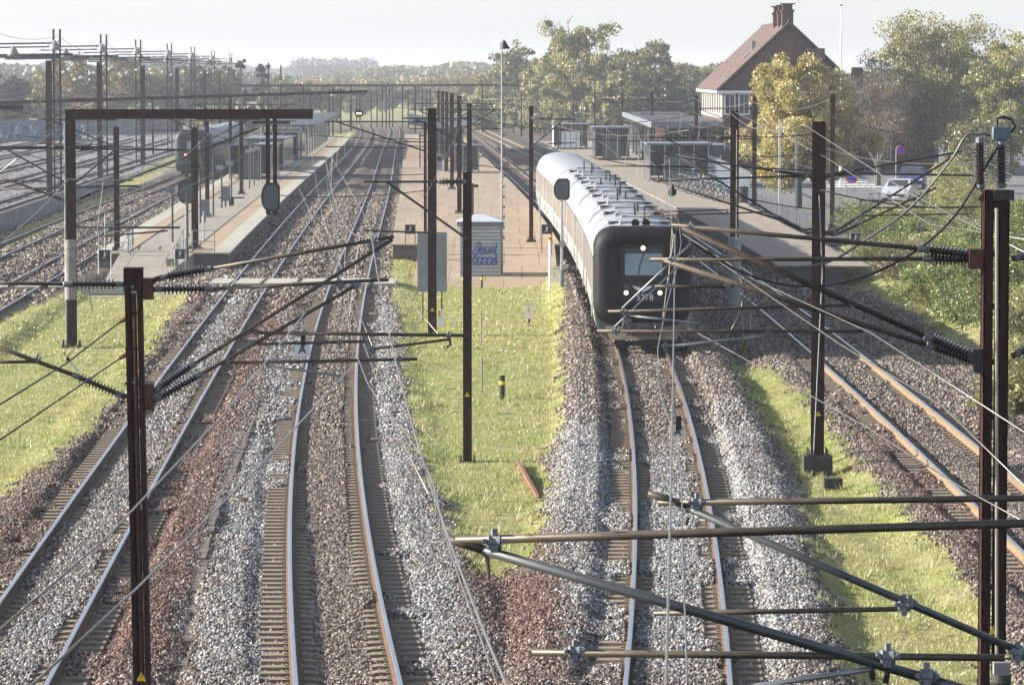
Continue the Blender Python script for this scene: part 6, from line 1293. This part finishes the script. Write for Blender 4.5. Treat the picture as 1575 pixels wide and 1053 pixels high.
# ---------------------------------------------------------------- overhead wires
def nodes_wire(label, P, r, sag=.0, m=None, **k): return wire(P, r, label, m, sag=sag, cat='overhead wire', **k)
def hang(nm, f, ys, stag, lab, z1=5.5, z2=6.85, pre1=(), pre2=(), r=.0065, drop=True, sag=.55):
    C_ = [(float(f(y))+(stag if i % 2 else -stag), y, z1) for i, y in enumerate(ys)]; M = [(float(f(y)), y, z2) for y in ys]
    c = thing('overhead_line', lab, 'overhead line', (float(f(ys[0])), ys[0], z1))
    Pc = list(pre1)+C_; Pm = list(pre2)+M
    Pc = curve([(i,) for i in range(len(Pc))], lambda i: Pc[i], 4)
    MB().tube(Pc, r, 5).build('contact_wire', WIREM, c, smooth=True); out = []
    for a, b in zip(Pm[:-1], Pm[1:]):
        for k in range(10): u = k/10; out.append(tuple(np.array(a)*(1-u)+np.array(b)*u-np.array((0, 0, sag*4*u*(1-u)))))
    out.append(Pm[-1]); MB().tube(out, r*1.1, 5).build('messenger_wire', WIREM, c, smooth=True)
    if drop:
        n = 0
        for (a, b, e, g) in zip(C_[:-1], C_[1:], M[:-1], M[1:]):
            for u in (.15, .38, .62, .85):
                p = np.array(a)*(1-u)+np.array(b)*u; q = np.array(e)*(1-u)+np.array(g)*u-np.array((0, 0, sag*4*u*(1-u))); 
                if n < 40: MB().tube([tuple(p), tuple(q)], .004, 4).build('dropper', WIREM, c)
                n += 1
YS = [86, 130, 185, 240, 300, 360, 425, 500, 590]
hang('B', TB, [46]+YS, .2, 'contact line hung over the track left of the middle grass', pre1=[G(775, 1080, 5.5), G(690, 840, 5.5), G(648, 700, 5.5)], pre2=[(.3, 8, 6.8)])
hang('C', TC, [46]+YS, .2, 'contact line hung over the track of the black fronted train', pre1=[G(1058, 1080, 5.5), G(1050, 850, 5.5), G(1043, 690, 5.5)], pre2=[(.3, 8, 6.8)])
hang('A', TA, [70, 128]+YS[2:], .2, 'contact line hung over the track beside the left platform', pre1=[(float(TA(20))+1.0, 20, 5.5)], pre2=[(float(TA(20))+.8, 20, 6.85)])
hang('D', TD, [84, 148, 200, 250]+YS[4:8], .2, 'contact line hung over the track with rails painted sunlit tan', pre1=[(float(TD(30)), 30, 5.5)], pre2=[(float(TD(30)), 30, 6.85)])
hang('E2', TE2, [128, 183, 240, 300, 360, 420], .2, 'contact line hung over the track on the far side of the left platform', pre1=[(float(TE2(60)), 60, 5.5)], pre2=[(float(TE2(60)), 60, 6.85)])
hang('E1', TE1, [160, 220, 290, 362, 420], .2, 'contact line hung over the track beside the retaining wall', r=.007)
for i, f in enumerate(YARD): hang('Y', f, [220, 291, 330, 382, 433, 487], .2, ['contact line over the yard track nearest the retaining wall', 'contact line over the second yard track', 'contact line over the third yard track', 'contact line over the fourth yard track', 'contact line over the fifth yard track', 'contact line over the yard track nearest the graffiti wall'][i], r=.009, drop=False)
# long earth and feeder wires between mast tops on the right
def chain(label, P, sag, r=.012, m=None): return wire(P, r, label, m, sag=sag, cat='overhead wire', seg=8)
RT = [D(915, 146, 470), D(957, 141, 430), D(1003, 145, 375), D(1066, 150, 310), D(1156, 156, 240), D(1276, 153, 205)]
chain('sagging wire strung along the tops of the masts on the right platform', RT, .55, .016)
chain('pale wire strung from the shaded mast to the broad mast, sagging between them', [D(1060, 190, 200), D(1125, 175, 148), D(1237, 192, 86)], .35, .010)
chain('pale wire running from the broad mast top down to the lower right', [D(1237, 192, 86), D(1400, 298, 60), D(1600, 400, 38)], .0, .008)
chain('pale wire running from the shaded mast top past the broad mast to the lower right', [D(1130, 172, 148), D(1270, 242, 86), D(1430, 345, 58), D(1600, 372, 44)], .0, .008)
chain('white wire crossing from the train roof to the right edge, upper one', [D(1050, 360, 41), D(1160, 430, 39), D(1340, 512, 36), D(1600, 680, 30)], .0, .006); chain('white wire crossing from the train roof to the right edge, lower one', [D(1062, 372, 41), D(1290, 528, 36), D(1450, 625, 33), D(1600, 770, 29)], .0, .006)
chain('white wire crossing below the train front toward the lower right', [D(1060, 505, 41), D(1170, 565, 38), D(1330, 655, 34), D(1480, 750, 31), D(1600, 815, 28)], .0, .006)
chain('thin wire from the middle platform masts to the lone grass mast', [D(722, 162, 185), D(655, 300, 120), D(600, 260, 140)], .1, .006)
chain('wire running over the middle platform from mast to mast, upper one', [D(706, 150, 228), D(722, 166, 185), D(817, 180, 150), D(1060, 200, 120)], .4, .008)
chain('thick grey cable crossing the bottom left corner', [D(20, 1080, 14), D(215, 900, 17), D(400, 716, 21), D(545, 560, 30)], .0, .006); chain('grey cable crossing the left rails above the thicker one', [D(-20, 985, 16), D(160, 830, 19), D(341, 640, 25), D(470, 480, 38)], .0, .006)
chain('wire descending to the left arm tips of the nearest left mast', [D(500, 225, 120), D(560, 330, 75), D(610, 440, 55), D(680, 520, 46)], .0, .006); chain('pale wire descending across the left track', [D(460, 290, 90), D(520, 420, 65), D(600, 640, 40), D(660, 760, 32)], .0, .006)
chain('pale wire descending from the middle platform to the registration tube', [D(470, 180, 200), D(495, 330, 85), D(540, 450, 60), D(576, 540, 46)], .0, .006)
T1 = [D(xl_+3, yl+10, Z) for xm, ym, xl_, yl, Z in ROW]
chain('upper wire sagging along the lattice mast tops', [D(-80, 12, 230)]+T1, .9, .018); chain('lower wire sagging along the lattice mast tops', [D(-80, 40, 230)]+[(p[0]-.5, p[1], p[2]-.5) for p in T1], 1.4, .016)
chain('lowest wire slung between lattice masts and their cross tubes', [D(-80, 60, 230)]+[(p[0]+2, p[1], p[2]-1.2) for p in T1], 1.0, .014)
# cross-track brackets of the far masts
def bracket(label, x1, x2, Z, z=6.6, t_r=.035):
    a = (D(x1, 200, Z)[0], Z, z); b = (D(x2, 200, Z)[0], Z, z); s = 1 if x2 > x1 else -1
    t = thing('cantilever_bracket', label, 'bracket', a); MB().tube([a, b], t_r, 6).build('top_tube', STEELD, t); MB().tube([(a[0], Z, z-1.3), (b[0]-s*.5, Z, z)], t_r, 6).build('stay_tube', STEELD, t); MB().tube([(a[0]+s*.8, Z, z-1.15), (b[0], Z, z-1.1)], t_r*.8, 6).build('registration_tube', STEELD, t)
    insulator(t, (a[0]+s*.05, Z, z), (a[0]+s*.65, Z, z), .1, 6)
k = 0
for x1, x2, Z, lb in ((654, 500, 172, 'bracket reaching left over the track from the thin post'), (719, 560, 88, 'bracket reaching left from the lone grass mast'), (722, 620, 185, 'bracket of the mast behind the lone one'), (706, 630, 228, 'bracket of the third platform mast, left side'), (706, 775, 228, 'bracket of the third platform mast, right side'), (695, 635, 275, 'bracket of the fourth platform mast, left side'), (695, 755, 275, 'bracket of the fourth platform mast, right side'),
 (817, 885, 182, 'bracket of the slim mast left of the train'), (1160, 1060, 236, 'bracket of the mast beside the bicycle fence'), (1071, 985, 310, 'bracket of the mast near the lettered sign'), (1003, 930, 375, 'bracket of the mast in front of the canopy'), (957, 885, 430, 'bracket of the mast at the canopy end'), (1130, 1000, 148, 'bracket of the shaded mast reaching over the train'),
 (180, 60, 180, 'bracket reaching left from the mast at the near left platform corner'), (300, 400, 182, 'bracket reaching right from the near platform mast'), (319, 215, 222, 'bracket reaching left from the second platform mast'), (371, 455, 266, 'bracket reaching right from the third left platform mast'), (371, 290, 266, 'bracket reaching left from the third left platform mast'), (110, -20, 129.4, 'bracket reaching left from the portal leg'), (110, 205, 129.6, 'bracket reaching right from the portal leg'),
 (75, -40, 291, 'bracket of the first yard mast, left side'), (75, 150, 291.2, 'bracket of the first yard mast, right side'), (153, 60, 330, 'bracket of the second yard mast'), (220, 140, 382, 'bracket of the third yard mast'), (272, 200, 433, 'bracket of the fourth yard mast')):
    bracket(lb, x1, x2, Z, 6.3 if Z < 150 else 6.6, .03 if Z < 150 else .04)
for (x1, y1), (x2, y2), Z, s in (((880, 213), (1160, 213), 150, .1), ((905, 240), (1130, 262), 148, .2), ((720, 178), (870, 200), 185, .15), ((830, 190), (1070, 176), 240, .3), ((480, 208), (655, 214), 172, .05), ((440, 262), (655, 268), 150, .1), ((420, 300), (660, 292), 140, .15), ((560, 212), (720, 230), 160, .1),
 ((1130, 300), (1257, 322), 100, .05), ((1000, 232), (1257, 262), 88, .1), ((1060, 196), (1257, 205), 120, .2), ((1130, 240), (1280, 232), 150, .1), ((655, 240), (817, 262), 165, .1), ((315, 205), (470, 230), 175, .15), ((180, 240), (319, 262), 180, .15), ((0, 205), (112, 212), 200, .1), ((0, 225), (180, 262), 185, .2), ((600, 150), (860, 152), 420, .3), ((590, 165), (760, 160), 330, .2), ((770, 160), (1003, 170), 375, .4), ((1280, 180), (1575, 215), 200, .5), ((1262, 292), (1510, 318), 86, .15)):
    wire([D(x1, y1, Z), D(x2, y2, Z)], .012+.00004*Z, 'thin dark cross wire strung between masts over the tracks', STEELD, 'thin dark cross wires between the masts', 'overhead wire', 'cross_wire', 5, s)
# hanging things
def hangsign(label, x, y, Z, ch, size, m):
    c = D(x, y, Z); t = thing('hanging_sign', label, 'sign', (c[0], Z, c[2])); b = MB().box((c[0], Z, c[2]), (size, .015, size*.86)).build('board', m, t); text(ch, size*.75, None, c[0]+.0, c[2], Z-.012, BLACK, 'letter', b, 0); MB().box((c[0]+.01, Z, c[2]+size*.6), (.05, .06, .12)).build('clip', STEELD, t)
hangsign('pale sign with a black letter A hanging above the left track', 465, 538, 46, 'A', .19, WHITE); hangsign('cream sign with a black letter A hanging over the train track', 1042, 664, 34.5, 'A', .14, mat('lit_cream_sign', (.85, .75, .55)))  # cream raised so the shaded board front looks lit
c = D(146, 494, 150); t = thing('hanging_weight', 'dark square weight hanging on a wire above the left grass', 'weight', c); MB().zbox(c[0], 150, c[2]-.18, c[2]+.18, .45, .3).build('weight', CONCD, t); MB().tube([(c[0]-.05, 150, c[2]+.18), D(128, 400, 150), D(118, 300, 150)], .02, 5).build('hanger_wire', STEELD, t)
c = D(103, 550, 44); t = thing('wire_tag', 'dark clamp with a pale blue plastic tag on the upper stay wire', 'tag', c); MB().tube([c, D(107, 556, 44)], .02, 6).build('clamp', BLACK, t); MB().tube([D(98, 541, 44), c, D(109, 540, 44)], .008, 5).build('tie', BLACK, t); MB().beam(D(109, 556, 44), D(120, 571, 44), .06, .01).build('tag', mat('pale_blue_plastic', (.42, .50, .56), .5), t)
c = D(1034, 292, 86); t = tag(MB().lathe((c[0], 86, c[2]-.14), (c[0], 86, c[2]+.12), [(0, .03), (.04, .09), (.12, .10), (.18, .05), (.26, .02)], 10).build('hanging_insulator', BLACK), 'dark bulb shaped insulator hanging from a bracket tip above the train roof', 'insulator')
c = D(1040, 235, 120)
# ---------------------------------------------------------------- camera, sun, sky, haze
cam = bpy.data.cameras.new('camera'); co = bpy.data.objects.new('camera', cam); COL.objects.link(co)
co.location = (0, 0, HC); co.rotation_euler = (math.pi/2-PT, 0, 0); cam.sensor_width = 36; cam.lens = FP/1575*36; cam.clip_start = .5; cam.clip_end = 20000
SC.camera = co
EL = R(21); AZ = math.atan2(.06, -1.0)   # direction towards the sun in plan: from the left, a little ahead
sd = (math.cos(AZ)*math.cos(EL), math.sin(AZ)*math.cos(EL), math.sin(EL))
import mathutils
sl = bpy.data.lights.new('sun', 'SUN'); so = bpy.data.objects.new('sun', sl); COL.objects.link(so)
sl.energy = 5.0; sl.angle = R(.53); sl.color = (1, .94, .86)
so.rotation_euler = mathutils.Vector(sd).to_track_quat('Z', 'Y').to_euler()
w = bpy.data.worlds.new('World'); SC.world = w; w.use_nodes = True; nt = w.node_tree
bg = nt.nodes['Background']; sk = nt.nodes.new('ShaderNodeTexSky'); sk.sky_type = 'NISHITA'; sk.sun_disc = False
sk.sun_elevation = EL; sk.sun_rotation = math.atan2(sd[0], sd[1]); sk.air_density = 1.0; sk.dust_density = .8; sk.ozone_density = 1.0
hs = nt.nodes.new('ShaderNodeHueSaturation'); hs.inputs['Saturation'].default_value = .55; nt.links.new(sk.outputs[0], hs.inputs['Color'])
tn = nt.nodes.new('ShaderNodeMix'); tn.data_type = 'RGBA'; tn.blend_type = 'MULTIPLY'; tn.inputs[0].default_value = 1; tn.inputs[7].default_value = (.93, 1.0, 1.17, 1)
nt.links.new(hs.outputs[0], tn.inputs[6]); nt.links.new(tn.outputs[2], bg.inputs[0]); bg.inputs[1].default_value = .08
if HAZE:
    hz = MB().box((0, 2400, 13.4), (9000, 9200, 31)); hm = bpy.data.materials.new('haze_air'); hm.use_nodes = True
    for x in list(hm.node_tree.nodes):
        if x.type != 'OUTPUT_MATERIAL': hm.node_tree.nodes.remove(x)
    pv = hm.node_tree.nodes.new('ShaderNodeVolumePrincipled'); pv.inputs['Color'].default_value = (.90, .93, .97, 1); pv.inputs['Density'].default_value = HAZE; pv.inputs['Anisotropy'].default_value = .3
    hm.node_tree.links.new(pv.outputs[0], hm.node_tree.nodes['Material Output'].inputs['Volume'])
    ho = hz.build('haze', hm, None); tag(ho, kind='stuff')
SC.view_settings.view_transform = 'Standard'; SC.view_settings.look = 'None'; SC.view_settings.exposure = EXPO; SC.view_settings.gamma = 1
SC.cycles.max_bounces = 5; SC.cycles.transparent_max_bounces = 8; SC.cycles.volume_bounces = 0
for o in SC.objects:
    if '_o' in o: del o['_o']
